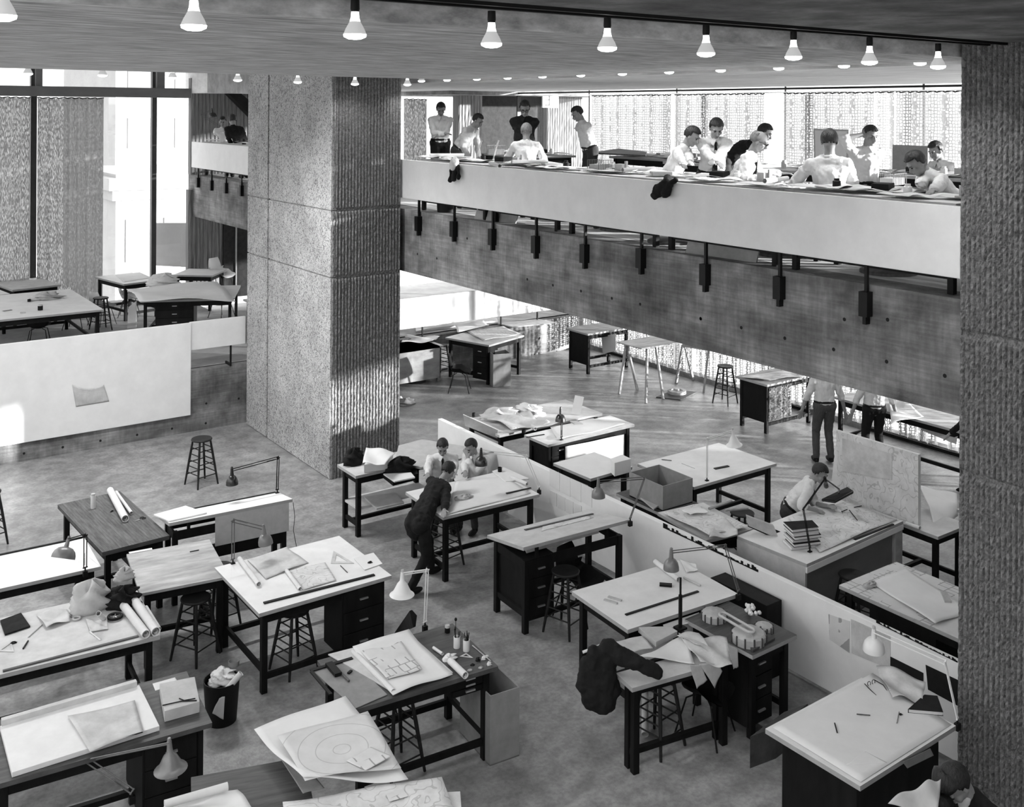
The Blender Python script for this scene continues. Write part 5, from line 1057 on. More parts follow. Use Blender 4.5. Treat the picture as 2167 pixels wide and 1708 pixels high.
solo('parts_tray', 'tray of small model parts at the right of the far table', 'tray', MB().prism([PD(16, 1850, 975, 18.0), PD(16, 2040, 1050, 17.4), PD(16, 2050, 990, 17.4), PD(16, 1880, 940, 18.0)], (.02, .2, .02)), 'cardl')
# ================================================================== TERRACE (floor 1.15)
GT = 'worktables on the raised terrace'
def TT_(label, a, b, d, z=.9, **k): return table(label, a, b, d, z, fl=H1, group=GT, **k)
A1 = TT_('terrace table at far left under the dark curtain', (14,80,530), (14,395,495), (14,10,470), top='topg')
A0 = TT_('terrace table cut by the left edge of the photo', Vector((3.0, 25.2, 0)), Vector((4.35, 25.4, 0)), Vector((2.9, 26.8, 0)), top='top')
A2 = TT_('long terrace table with a crumpled cloth behind the white panel', (14,-150,738), (14,668,655), (14,-420,600), low='F')
A3 = TT_('small white terrace table by the uncurtained window', (14,800,492), (14,1045,462), (14,690,435), low='F')
A4 = TT_('white terrace table beside the tall white board', (14,1115,432), (14,1370,437), (14,1015,388))
A5 = TT_('long terrace table draped with wrinkled paper', (14,905,600), (14,1510,585), (14,820,515), cab=[(.3, 1.1, .1, .7, .3, 'near')])
A6 = TT_('pale terrace table beside the column', Vector((8.4, 20.9, 0)), Vector((9.3, 20.9, 0)), Vector((8.4, 21.9, 0)), top='paper')
paper('wrinkled white paper covering the long draped terrace table', A5, [(14,900,600), (14,1520,590), (14,1400,475), (14,815,515)], 'paper', h=.02, wav=.05, seed=150)
crumple('peak of folded white paper on the draped terrace table', 'folded_paper', 'paper', A5, 14, 1060, 500, .35, .25, .24, 'paper', 151)
crumple('crumpled cloth on the long left terrace table', 'crumpled_cloth', 'cloth', A2, 14, 300, 590, .28, .14, .14, 'cardl', 152)
tin('dark jar near the middle of the long left terrace table', 'jar', 'jar', on(A2, 14, 260, 660), .05, .09, 'clothd', lid='cardl'); tin('dark cup left of the crumpled cloth', 'cup', 'cup', on(A2, 14, 188, 605), .035, .05, 'black')
bar('small grey eraser on the long left terrace table', 'eraser', 'eraser', A2, (14,130,680), (14,165,678), .04, .02, 'clothg'); bar('pale card on the long left terrace table', 'card', 'card', A2, (14,20,668), (14,75,660), .06, .012, 'card')
paper('sheet on the small white terrace table', A3, [(14,800,480), (14,980,450), (14,900,415), (14,740,430)], 'paper', h=.004, seed=153)
stool('stool behind the white panel at the end of the long terrace table', Vector(W(14, 668, 800, H1))+Vector((0, .25, 0)), .1, .74)
chair('dark shell chair behind the long terrace table', Vector((4.6, 23.6, H1)), 2.8); chair('dark shell chair between the two left terrace tables', Vector((5.7, 25.2, H1)), 1.)
wc = make_chair('lampw', 'black'); wc.location = Vector((7.1, 26.0, H1)); wc['label'] = 'white shell chair under the small terrace table'; wc['group'] = 'white shell chairs'; wc.rotation_euler = (0, 0, 1.2)
copy_tree(wc, loc=Vector((6.3, 25.3, H1)), rz=2.0, label='white shell chair by the curtain edge', group='white shell chairs')
c2 = copy_tree(wc, loc=Vector((9.5, 26.3, H1)), rz=.5, label='white swivel chair raised by the dark corner of the terrace', group='white shell chairs', scale=1.15); c2.location.z = H1+.25
MB().tube([(0, 0, -.2), (0, 0, .4)], .03, 8).lathe([(.2, -.215), (.2, -.19), (.03, -.17)], n=20).mk('pedestal', 'black', c2)
XX = PD(14, 1100, 380, depth(on(A4, 14, 1200, 380))+.5)
solo('white_board', 'tall white board standing at the back of the terrace', 'board', MB().prism([PD(14, 1000, 372, depth(XX)), PD(14, 1250, 385, depth(XX)), PD(14, 1250, 98, depth(XX)), PD(14, 1000, 98, depth(XX))], (.03, .04, 0)), 'paper')
chair('dark chair by the column in the dark terrace corner', Vector((8.9, 24.6, H1)), 2.)
pinned_sheet = solo('tracing_scrap', 'crumpled tracing scrap taped to the big white panel', 'paper', MB().sheet([PY(14, 490, 1285, YT-.065), PY(14, 705, 1250, YT-.065), PY(14, 670, 1140, YT-.065), PY(14, 465, 1140, YT-.065)], 14, 10, lambda u, v: (0, -.012*abs(math.sin(5*u)*math.sin(4*v))-.02*v*(1-abs(u-.5)*2), -.12*v*(1-(2*u-1)**2)*.6), .002), 'trace', smooth='all')
solo('standing_sheet', 'tall white sheet leaning at the panel edge on the terrace', 'paper', MB().prism([W(14, 820, 780, H1), PD(14, 880, 775, depth(W(14, 820, 780, H1))), PD(14, 880, 600, depth(W(14, 820, 780, H1))), PD(14, 830, 640, depth(W(14, 820, 780, H1)))], (.01, .01, 0)), 'paper')
# tape
# ================================================================== MEZZANINE (floor 4.46)
GM = 'worktables on the mezzanine'
def TZ(label, y0, y1, x0, x1, z=.88, **k): return table(label, Vector((x0, y0, 0)), Vector((x1, y0, 0)), Vector((x0, y1, 0)), z, fl=H2+.003, group=GM, **k)
rail = []
for i, (y0, y1, lb) in enumerate([(13.6, 15.7, 'next to the central column'), (11.75, 13.5, 'behind the man seen from behind in white'), (9.7, 11.6, 'under the two leaning men'), (7.75, 9.6, 'under the bald man with glasses'), (5.6, 7.65, 'next to the right column')]):
    rail.append(TZ(f'table against the mezzanine parapet, {lb}', y0, y1, 9.14, 10.05, group=None) if 0 else TZ(f'table against the mezzanine parapet, {lb}', y0, y1, 9.14, 10.05))
rr = random.Random(77); wd_ = ['white', 'cream', 'curling white', 'faint grey', 'wide white', 'small white', 'folded white']
def clutter(T, lb, n, mats=('paper', 'paper', 'plan', 'trace', 'paper'), k0=0):
    used_ = set()
    for k in range(n):
        a = T['L']*rr.uniform(.15, .85); b = T['W']*(k+.5)/n; w, d, an = rr.uniform(.22, .36), rr.uniform(.2, .4), rr.uniform(-.4, .4); ca, sa = math.cos(an), math.sin(an)
        cs = []
        for (p, q) in ((-w, -d), (w, -d), (w, d), (-w, d)): cs.append(loc_on(T, min(max(a+p*ca-q*sa, -.05), T['L']+.05), min(max(b+p*sa+q*ca, -.02), T['W']+.02), .012+.004*k))
        aa, bb_ = rr.uniform(3, 8), rr.uniform(3, 8); m_ = mats[k % len(mats)]
        solo('paper_sheet', f'{wd_[(k+k0) % 7]} sheet {lb}', 'paper', MB().sheet(cs, 8, 8, lambda u, v: (0, 0, .02*(math.sin(aa*u)*math.cos(bb_*v)+1)), .0015), m_, 'papers on the mezzanine tables', smooth='all')
for T_, lb, n in zip(rail, ('on the parapet table by the central column', 'on the parapet table by the man seen from behind', 'on the parapet table under the leaning men', 'on the parapet table by the bald man', 'on the parapet table by the right column'), (5, 5, 4, 4, 5)): clutter(T_, lb, n)
mids = [TZ('mezzanine table at the back with a folding chair before it', 15.6, 17.4, 11.6, 12.6), TZ('mezzanine table between the dark-shirted man and the core wall', 13.3, 15.1, 13., 14.), TZ('wide mezzanine table with a tilted dark board', 11.2, 13., 12.4, 13.4), TZ('mezzanine table behind the two leaning men', 9., 10.8, 12.2, 13.2), TZ('mezzanine table with boxes in front of the man holding his head', 7.2, 8.8, 12.6, 13.6), TZ('mezzanine table near the right column behind the bent man', 5.4, 7., 12., 13.)]
for T_, lb, n in zip(mids, ('on the back table', 'on the table by the core wall', 'on the wide table', 'on the table behind the leaning men', 'on the table with boxes', 'on the table behind the bent man'), (3, 3, 3, 3, 3, 3)): clutter(T_, lb, n, k0=3)
rr = random.Random(19)
def small_items(T, lb, k):
    kinds = [('dark_box', 'low dark box', 'box', 'clothd'), ('jar', 'dark squat jar', 'jar', 'black'), ('book', 'grey closed book', 'book', 'clothg'), ('paper_roll', 'white paper roll', 'paper roll', 'roll'), ('card_model', 'small pale card model', 'model', 'cardl'), ('tin', 'pale round tin', 'tin', 'lampw')]
    for j in range(4):
        nm, ds, ct, mm_ = kinds[(j+k) % 6]; c = loc_on(T, T['L']*rr.uniform(.25, .8), T['W']*(j+.6)/4.4, .05); a = rr.uniform(-.6, .6); Rm_ = Matrix.Translation(c)@Matrix.Rotation(a, 4, 'Z')
        if nm == 'paper_roll': roll(f'{ds} {lb}', Rm_@Vector((-.3, 0, .03)), Rm_@Vector((.3, 0, .03)), .028)
        elif nm in ('jar', 'tin'): solo(nm, f'{ds} {lb}', ct, MB().lathe([(.04, 0), (.045, .01), (.045, .09), (.03, .1), (.03, .12)], Matrix.Translation(c+Vector((0, 0, -.04))), 16), mm_, smooth=True)
        elif nm == 'card_model': solo(nm, f'{ds} {lb}', ct, MB().box(-.14, .14, -.1, .1, -.03, -.02, Rm_).box(-.1, .02, -.06, .06, -.02, .08, Rm_).box(.03, .1, -.05, .05, -.02, .04, Rm_).box(-.04, 0, -.09, -.06, -.02, .12, Rm_), mm_)
        else: solo(nm, f'{ds} {lb}', ct, MB().box(-.13, .13, -.09, .09, -.03, .02 if nm == 'book' else .05, Rm_), mm_, bevel=.004)
for k, (T_, lb) in enumerate(list(zip(rail, ('on the parapet table by the central column', 'on the parapet table by the man seen from behind', 'on the parapet table under the leaning men', 'on the parapet table by the bald man', 'on the parapet table by the right column')))+list(zip(mids, ('on the back table', 'on the table by the core wall', 'on the wide table', 'on the table behind the leaning men', 'on the table with boxes', 'on the table behind the bent man')))): small_items(T_, lb, k)
slab('tilted dark board on the wide mezzanine table', 'drawing_board', 'drawing board', lvl(5.42), [(12,1440,580), (12,1840,600), (12,1850,575), (12,1640,550)], 0, .03, 'woodd')
for k, (n_, x, y, w, hh, m_, lb) in enumerate([(12,1500,705,.3,.16,'cardl','wire basket of drawings on the parapet table'), (13,1600,760,.35,.14,'cardl','wire basket beside the bent man'), (12,735,585,.3,.18,'cardl','open box of drawings behind the folding chair')]):
    p = hitp((n_, x, y), (0, 0, 5.36), (0, 0, 1)); t = thing('wire_basket', lb, 'basket', p, .2); mm = MB()
    for q in range(9): mm.box(-w/2+w*q/8-.003, -w/2+w*q/8+.003, -.1, -.094, 0, hh).box(-w/2+w*q/8-.003, -w/2+w*q/8+.003, .094, .1, 0, hh)
    mm.box(-w/2, w/2, -.103, -.097, hh-.006, hh).box(-w/2, w/2, .097, .103, hh-.006, hh).mk('wire', 'steelrod', t); MB().box(-w/2+.02, w/2-.02, -.08, .08, 0.004, hh*.6).mk('contents', m_, t)
rolled('white roll on the parapet table left of the man seen from behind', lvl(5.35), (12,690,640), (12,760,680), .02, r=.03) if 0 else roll('white roll on the parapet table left of the man seen from behind', hitp((12,690,645), (0,0,5.38), (0,0,1)), hitp((12,760,668), (0,0,5.38), (0,0,1)), .03)
fc = thing('folding_chair', 'folding chair with pale side rails behind the parapet table', 'chair', W(12, 610, 620, H2))
for dx in (0, .35): MB().tube([PD(12, 585, 640, 17.6)+Vector((dx, 0, 0))-fc.location, PD(12, 600, 560, 17.6)+Vector((dx, 0, 0))-fc.location, PD(12, 628, 480, 17.6)+Vector((dx, 0, 0))-fc.location], .014, 7).mk('side_rail', 'cardl', fc)
MB().box(-.0, .35, -.01, .01, .8, 1.0, Matrix.Translation(Vector((0, 0, 0)))).mk('backrest', 'blackwood', fc)
pr = slab('white box projector housing on the mezzanine', 'drawing_box', 'box', lvl(5.36), [(12,1050,520), (12,1080,520), (12,1080,500), (12,1050,500)], 0, .01, 'lampw') if 0 else None
# easel boards
e = thing('display_easel', 'white display board with dark frame behind the grey-haired man', 'easel', PX(13, 1180, 640, 15.0)); e.location.z = H2
P = [PX(13, 1060, 600, 15.), PX(13, 1295, 620, 15.), PX(13, 1300, 375, 15.), PX(13, 1055, 368, 15.)]; MB().prism([p-e.location for p in P], (.03, 0, 0)).mk('frame', 'clothg', e)
c = sum(P, Vector())/4; MB().prism([(c+(p-c)*.9)+Vector((-.006, 0, 0))-e.location for p in P], (.005, 0, 0)).mk('white_sheet', 'paper', e)
for s in (.2, .8): q = P[0].lerp(P[1], s); MB().box(-.02+0, .02, -.02, .02, 0, q.z-H2, Matrix.Translation(Vector((q.x+.02, q.y, H2))-e.location)).mk('leg', 'blackwood', e)
gbd = solo('grey_board', 'grey board leaning by the window behind the bent man', 'board', MB().prism([Vector((15.6, PX(13, 1600, 600, 15.6).y, H2)), Vector((15.6, PX(13, 1850, 640, 15.6).y, H2)), PX(13, 1850, 490, 15.6), PX(13, 1605, 480, 15.6)], (.02, 0, 0)), 'card')
# exit sign
ex = thing('exit_sign', 'small white hanging sign with a dark figure 3 by the core wall', 'sign', PY(12, 1133, 175, 23.6))
MB().box(-.28, .28, -.03, .03, -.24, .14).mk('sign_box', 'lampw', ex)
MB().box(-.05, .05, -.03, .03, .14, .5).mk('hanger', 'cardl', ex)
mm = MB()
for a in (-.19, -.04, .08): mm.box(-.2, -.04, -.036, -.031, a-.02+.03, a+.02+.02)
mm.box(-.07, -.03, -.036, -.031, -.18, .12); mm.mk('numeral', 'black', ex)
# jackets over parapet
def hang(label, caps, m, name, cat, n_, X=8.93):
    t = thing(name, label, cat, PX(n_, *caps[0][:2], X)); mm = MB()
    for (x0, y0, r0, x1, y1, r1) in caps: mm.cap(PX(n_, x0, y0, X)-t.location, r0, PX(n_, x1, y1, X)-t.location, r1)
    mm.cap(PX(n_, *caps[0][:2], X)-t.location, caps[0][2], PX(n_, *caps[0][:2], X+.14)-t.location+Vector((0, 0, .05)), caps[0][2])
    JOBS.append((mm, 'cloth_body', m, t))
hang('dark jacket slung over the parapet below the leaning men', [(2000,790,.05,1930,860,.08), (2060,775,.035,1980,830,.05), (1930,840,.07,1905,890,.05), (2020,800,.05,1990,870,.06)], 'clothd', 'jacket', 'jacket', 12)
hang('dark striped coat hanging over the parapet near the column', [(440,670,.045,420,760,.05), (455,680,.03,455,755,.03), (400,700,.03,395,775,.03)], 'clothd', 'coat', 'coat', 12)
hang('white cloth on top of the hanging striped coat', [(425,655,.07,420,675,.06)], 'cloth', 'cloth', 'cloth', 12, 8.9)
# things on the mezzanine floor seen under the parapet
def pedestal(label, p, r=.3):
    t = thing('pedestal_stool', label, 'stool', p, 0, 'round-based pedestal stools')
    MB().lathe([(r, 0), (r, .03), (r*.9, .045), (.03, .06)], n=30).mk('base', 'woodd', t, smooth=True); MB().tube([(0, 0, .05), (0, 0, .46)], .022, 10).mk('post', 'black', t); MB().lathe([(.17, .45), (.19, .47), (.19, .49), (.001, .5)], n=24).mk('seat', 'blackwood', t, smooth=True)
    return t
for (x, y, lb) in ((1190, 470, 'below the man seen from behind'), (1296, 491, 'second from the left under the parapet'), (1400, 518, 'below the first leaning man'), (1640, 545, 'below the bald man with glasses'), (1862, 583, 'nearest the right column')):
    pedestal(f'round-based stool seen under the parapet, {lb}', W(0, x, y-3, H2)+Vector((.15, 0, 0)))
solo('leaning_board', 'grey board leaning behind the parapet gap, left one', 'board', MB().prism([W(21, 770, 300, H2), W(21, 1180, 345, H2), W(21, 1180, 345, H2)+Vector((0.1, 0, .3)), W(21, 770, 300, H2)+Vector((.1, 0, .3))], (.02, 0, 0)), 'card')
solo('leaning_board', 'grey board leaning behind the parapet gap, right one', 'board', MB().prism([W(0, 1450, 535, H2), W(0, 1600, 556, H2), W(0, 1600, 556, H2)+Vector((.1, 0, .3)), W(0, 1450, 535, H2)+Vector((.1, 0, .3))], (.02, 0, 0)), 'card')
t = thing('waste_basket', 'dark cylindrical basket behind the parapet gap near the column', 'waste basket', W(21, 420, 232, H2)+Vector((.15, 0, 0))); MB().lathe([(.16, 0), (.18, .35), (.17, .35), (.15, .02), (.001, .02)], n=24).mk('body', 'black', t, smooth=True)
# far mezzanine
FT = TZ('table against the far mezzanine parapet', 20.3, 26.8, 9.14, 10.0)
clutter(FT, 'on the far mezzanine table', 6, k0=2)
b0 = PY(22, 150, 640, 26.0); b0 = Vector((9.9, 26.2, 5.36)); swing_lamp('dark lamp on the far mezzanine table', b0, PD(22, 225, 550, depth(b0)), PD(22, 335, 500, depth(b0)), (.1, -.1, -1), 'lampd', 'steelrod', .1)
tin('dark cup on the far mezzanine parapet table', 'cup', 'cup', Vector((9.3, PX(22, 665, 870, 9.3).y, 5.343)), .05, .13, 'black')
# ================================================================== PEOPLE
UP = Vector((0, 0, 1))
def ik(a, b, l1, l2, hint):
    a, b = Vector(a), Vector(b); d = b-a; L = d.length
    if L > (l1+l2)*.998: b = a+d*((l1+l2)*.998/L); d = b-a; L = d.length
    d.normalize(); x = (l1*l1-l2*l2+L*L)/(2*L); h = math.sqrt(max(0, l1*l1-x*x)); p = hint-d*hint.dot(d)
    p = p.normalized() if p.length > 1e-5 else d.orthogonal().normalized()
    return a+d*x+p*h, b
def fused(mb, name, m, parent, vox, smooth=2, disp=0., seed=0):
    ob = mb.mk(name, m, parent, smooth='all')
    r = ob.modifiers.new('fuse', 'REMESH'); r.mode = 'VOXEL'; r.voxel_size = vox; r.use_smooth_shade = True
    if smooth: s = ob.modifiers.new('smooth', 'SMOOTH'); s.iterations = smooth; s.factor = .5
    if disp:
        tx = bpy.data.textures.new('wrinkle', 'CLOUDS'); tx.noise_scale = .09; tx.noise_depth = 2
        d = ob.modifiers.new('wrinkle', 'DISPLACE'); d.texture = tx; d.strength = disp; d.mid_level = .5; d.texture_coords = 'LOCAL'
    return ob
def run_jobs():
    for mm, nm, m_, t_ in JOBS: fused(mm, nm, m_, t_, .012, 2, .05)
run_jobs()
def person(label, head, f, hf=None, lean=0., side=0., hands=(None, None), feet=(None, None), hip=None, fl=0., seated=False, s=1., shirt='cloth', sleeve='long', pants='trous', hair='hair', tie=None,
           glasses=False, bald=False, vox=.009, hu=None, jacket=None, group=None, hint=None, hat=0., turn=0., shoes='black'):
    f = Vector(f); f.z = 0; f.normalize(); sd = Vector((f.y, -f.x, 0))       # right-hand side
    hf = Vector(hf).normalized() if hf is not None else f.copy(); hu_ = Vector(hu) if hu else UP; hs = hf.cross(hu_).normalized(); hu_ = hs.cross(hf).normalized()
    H = Vector(head); ax = (UP*math.cos(lean)+f*math.sin(lean)+sd*side).normalized()
    N = H-hu_*.10*s-hf*.025*s-ax*.085*s; 
    P = Vector(hip) if hip is not None else N-ax*.50*s; ax = (N-P).normalized(); tf = (f-ax*f.dot(ax)).normalized()
    base = Vector((P.x, P.y, fl)); t = thing('person', label, 'person', base, 0, group); L = lambda v: Vector(v)-base
    sh = [N-ax*.045*s+sd*.175*s*q for q in (-1, 1)]
    hj = [P+sd*.09*s*q for q in (-1, 1)]
    els, has = [], []
    for k, q in enumerate((-1, 1)):
        tgt = Vector(hands[k]) if hands[k] is not None else sh[k]-UP*.5*s+f*.08*s
        hn = Vector(hint[k]) if hint else (-UP*.8+sd*q*.7-f*.25)
        e, w = ik(sh[k], tgt, .29*s, .26*s, hn); els.append(e); has.append(w)
    kn, an = [], []
    for k, q in enumerate((-1, 1)):
        ft = Vector(feet[k]) if feet[k] is not None else (Vector((hj[k].x, hj[k].y, fl))+(f*(.38 if seated else .03)*s)+sd*q*.04)
        ft = Vector((ft.x, ft.y, fl+.09*s)) if feet[k] is None or True else ft
        kk, aa = ik(hj[k], ft, .44*s, .43*s, f+UP*(.5 if seated else 0)); kn.append(kk); an.append(aa)
    # ---- body (one continuous skin)
    m = MB()
    def hp(a, b, c): return L(H+(hs*a+hf*b+hu_*c)*s)
    Rh = Matrix((hs, hf, hu_)).transposed().to_4x4()
    m.ell(hp(0, -.012, .03), (.074*s, .092*s, .088*s), Rh, 18); m.ell(hp(0, .012, -.03), (.062*s, .074*s, .085*s), Rh, 16); m.ell(hp(0, .055, -.088), (.032*s, .028*s, .026*s), Rh, 10)
    m.cap(hp(0, .082, .012), .010*s, hp(0, .103, -.028), .0155*s); m.cap(hp(-.038, .074, .03), .012*s, hp(.038, .074, .03), .012*s)
    m.cap(hp(-.016, .088, -.058), .009*s, hp(.016, .088, -.058), .009*s)
    for q in (-1, 1): m.ell(hp(.077*q, -.008, -.005), (.011*s, .02*s, .032*s), Rh, 8); m.ell(hp(.04*q, .055, -.025), (.026*s, .026*s, .028*s), Rh, 8)
    m.cap(L(N-ax*.03*s), .058*s, hp(0, -.02, -.07), .052*s)
    m.cap(L(sh[0]), .05*s, L(sh[1]), .05*s); m.cap(L(P), .09*s, L(N-ax*.12*s), .085*s)
    for k, q in enumerate((-1, 1)):
        m.cap(L(sh[k]), .046*s, L(els[k]), .038*s); m.cap(L(els[k]), .039*s, L(has[k]), .026*s)
        m.cap(L(hj[k]), .075*s, L(kn[k]), .05*s); m.cap(L(kn[k]), .048*s, L(an[k]), .036*s)
        d = (has[k]-els[k]).normalized(); pl = d.cross(sd*q).normalized(); 
        if pl.length < .1: pl = UP
        wd = d.cross(pl).normalized(); w0 = has[k]
        for j in (-1.3, -.4, .5, 1.3): m.cap(L(w0+wd*j*.011*s), .016*s, L(w0+d*.075*s+wd*j*.017*s), .0125*s, 8, 3)
        for j, ln in ((-1.5, .065), (-.5, .08), (.5, .076), (1.45, .058)):
            a = w0+d*.078*s+wd*j*.0185*s; b_ = a+d*ln*.5*s-UP*.004+wd*j*.003*s; c = b_+(d*.8-UP*.5).normalized()*ln*.5*s
            m.cap(L(a), .0098*s, L(b_), .0092*s, 8, 3); m.cap(L(b_), .0092*s, L(c), .0082*s, 8, 3)
        th = -q; a = w0+d*.02*s+wd*(-.024*s); b_ = a+(d*.6-wd*.7).normalized()*.04*s; c = b_+(d-wd*.15).normalized()*.032*s
        m.cap(L(a), .013*s, L(b_), .0105*s, 8, 3); m.cap(L(b_), .0105*s, L(c), .009*s, 8, 3)
    fused(m, 'body', 'skin', t, min(vox, .0075)*s, 1)
    # ---- face details
    for q in (-1, 1):
        MB().ell(hp(.03*q, .079, .008), (.012*s, .008*s, .006*s), Rh, 8).mk('eye', 'hair', t, smooth='all')
        MB().tube([hp(.014*q, .088, .028), hp(.03*q, .088, .033), hp(.048*q, .078, .028)], .0042*s, 5).mk('eyebrow', hair, t)
    MB().ell(hp(0, .094, -.058), (.02*s, .006*s, .004*s), Rh, 8).mk('mouth', 'trousg', t, smooth='all')
    if glasses:
        g = MB()
        for q in (-1, 1): g.tube([hp(.032*q+.022*math.cos(a), .098, .006+.018*math.sin(a)) for a in [j*math.pi/7 for j in range(15)]], .0032*s, 5); g.tube([hp(.054*q, .096, .01), hp(.08*q, .0, .008)], .003*s, 5)
        g.tube([hp(-.01, .1, .01), hp(.01, .1, .01)], .003*s, 5).mk('glasses', 'black', t)
    # ---- hair
    hm = MB(); nu, nv = 28, 16; r = random.Random(hash(label) % 1000 if False else len(label)); pts = {}
    for j in range(nv+1):
        for i in range(nu):
            el = math.pi/2-j/nv*math.pi*.78; az = 2*math.pi*i/nu; c = math.cos(el); u = math.sin(el); fr = c*math.cos(az); si = c*math.sin(az)
            k = 1+r.uniform(-.012, .02)+(.035+hat if u > .2 and fr > 0 else 0)
            pts[(j, i)] = hp(si*.082*k, -.014+fr*.102*k, .032+u*.102*k)
            pts[(j, i, 'd')] = (fr/(abs(fr)+abs(si)+1e-6) if c > .01 else 0, u, fr, si)
    vid = {}; F = []
    for j in range(nv):
        for i in range(nu):
            q = [(j, i), (j, (i+1) % nu), (j+1, (i+1) % nu), (j+1, i)]; fr, u = sum(pts[(*a, 'd')][2] for a in q)/4, sum(pts[(*a, 'd')][1] for a in q)/4
            lim = .52 if fr > .45 else (.42 if fr > .2 else (-.05 if fr > -.05 else -.5))
            if bald: lim = 9 if fr > -.15 and u > .15 else (lim if fr < .3 else 9)
            if bald and u > .55: lim = 9
            if u > lim+.05*math.sin(i*2.3+j)+r.uniform(-.05, .05): F.append(q)
    if F:
        for q in F:
            for a in q:
                if a not in vid: vid[a] = len(hm.v); hm.v.append(tuple(pts[a]))
        hm.f = [tuple(vid[a] for a in q) for q in F]; hm.m = [0]*len(hm.f)
        ho = hm.mk('hair', hair, t, smooth='all'); so = ho.modifiers.new('thick', 'SOLIDIFY'); so.thickness = .016*s; so.offset = 0
    # ---- shirt
    m = MB(); e = .014*s
    for q in (-1, 1):
        m.cap(L(P+sd*q*.055*s+ax*.12*s), .112*s, L(P+ax*.26*s+sd*q*.05*s), .10*s); m.cap(L(P+ax*.24*s+sd*q*.05*s), .10*s, L(N-ax*.15*s+sd*q*.075*s), .102*s); m.cap(L(N-ax*.15*s+sd*q*.07*s), .098*s, L(sh[(q+1)//2]-ax*.015*s-sd*q*.02*s), .062*s)
    m.cap(L(P+ax*.13*s), .118*s, L(N-ax*.16*s), .125*s); m.cap(L(P+ax*.1*s+sd*.05*s), .122*s, L(P+ax*.3*s+sd*.05*s), .112*s); m.cap(L(P+ax*.1*s-sd*.05*s), .122*s, L(P+ax*.3*s-sd*.05*s), .112*s)
    if jacket: m.cap(L(P-ax*.06*s+sd*.06*s), .125*s, L(N-ax*.2*s), .125*s); m.cap(L(P-ax*.06*s-sd*.06*s), .125*s, L(N-ax*.2*s), .125*s); m.cap(L(P-tf*.02*s), .15*s, L(P-tf*.02*s-UP*.1*s), .155*s)
    m.cap(L(sh[0]), .062*s, L(N-ax*.01*s), .07*s); m.cap(L(sh[1]), .062*s, L(N-ax*.01*s), .07*s)
    m.cap(L(N-ax*.02*s), .066*s, L(N+(H-N).normalized()*.035*s), .058*s)
    for k in (0, 1):
        m.cap(L(sh[k]), .066*s, L(els[k]), .06*s)
        if sleeve == 'long': m.cap(L(els[k]), .06*s, L(els[k].lerp(has[k], .86)), .046*s)
        elif sleeve == 'rolled': m.cap(L(els[k]), .06*s, L(els[k].lerp(has[k], .15)), .058*s)
    fused(m, 'shirt', jacket or shirt, t, .0125*s, 2, .042*s)
    cm = MB(); c0 = N+(H-N).normalized()*.03*s
    for q in (-1, 1):
        if not jacket: cm.prism([L(c0+tf*.06*s), L(c0+sd*q*.062*s-tf*.01*s+ax*.012*s), L(c0+sd*q*.075*s-ax*.035*s+tf*.03*s), L(c0+sd*q*.035*s-ax*.07*s+tf*.085*s)], tf*.012*s)
    if not jacket:
        cm.tube([L(c0+(sd*math.cos(a)*.062+tf*math.sin(a)*.06)*s) for a in [math.pi*(.12-1.24*j/10) for j in range(11)]], .013*s, 6); cm.mk('collar', 'cloth' if shirt != 'clothd' else shirt, t)
        MB().tube([L(P+ax*.1*s+(sd*math.cos(a)*.168+tf*math.sin(a)*.118)*s) for a in [2*math.pi*j/24 for j in range(25)]], .02*s, 6).mk('belt', 'black', t)
    if jacket:
        m = MB(); m.cap(L(N+tf*.06*s-ax*.02*s), .035*s, L(N+tf*.02*s+(H-N).normalized()*.045*s), .05*s); m.mk('collar', 'cloth', t, smooth='all')
    if tie:
        a0 = N+tf*.075*s+ax*.0; a1 = N-ax*.15*s+tf*.125*s; a2 = P+ax*.12*s+tf*.132*s; w = .022*s
        pr_ = [L(a0-sd*w*.5), L(a0+sd*w*.5), L(a1+sd*w), L(a2+sd*w*1.5), L(a2-ax*.05*s), L(a2-sd*w*1.5), L(a1-sd*w)]
        MB().prism(pr_, tf*.014*s).mk('tie', tie, t)
    # ---- trousers
    m = MB(); m.cap(L(hj[0]+ax*.03*s), .112*s, L(hj[1]+ax*.03*s), .112*s); m.cap(L(P+ax*.09*s-sd*.05*s), .112*s, L(P+ax*.09*s+sd*.05*s), .112*s)
    for k in (0, 1): m.cap(L(hj[k]), .102*s, L(kn[k]), .07*s); m.cap(L(kn[k]), .07*s, L(an[k]+(kn[k]-an[k]).normalized()*.02), .056*s)
    fused(m, 'trousers', pants, t, .0125*s, 2, .02*s)
    for k in (0, 1):
        a = an[k]; MB().ell(L(a+f*.06*s-UP*.045*s), (.047*s, .135*s, .042*s), Matrix((sd, f, UP)).transposed().to_4x4(), 12).cap(L(a+UP*.01), .045*s, L(a-UP*.03*s), .046*s).mk('shoe', shoes, t, smooth='all')
    return dict(obj=t, N=N, P=P, sh=sh, hands=has)
Fv = Vector((_F[0], _F[1], 0)); Rv = Vector((_R0[0], _R0[1], 0))
def dirv(r, f): v = Rv*r+Fv*f; return v.normalized()      # r: to the picture's right, f: away from the camera
def at(n, x, y, d): return PD(n, x, y, d)
gp = None
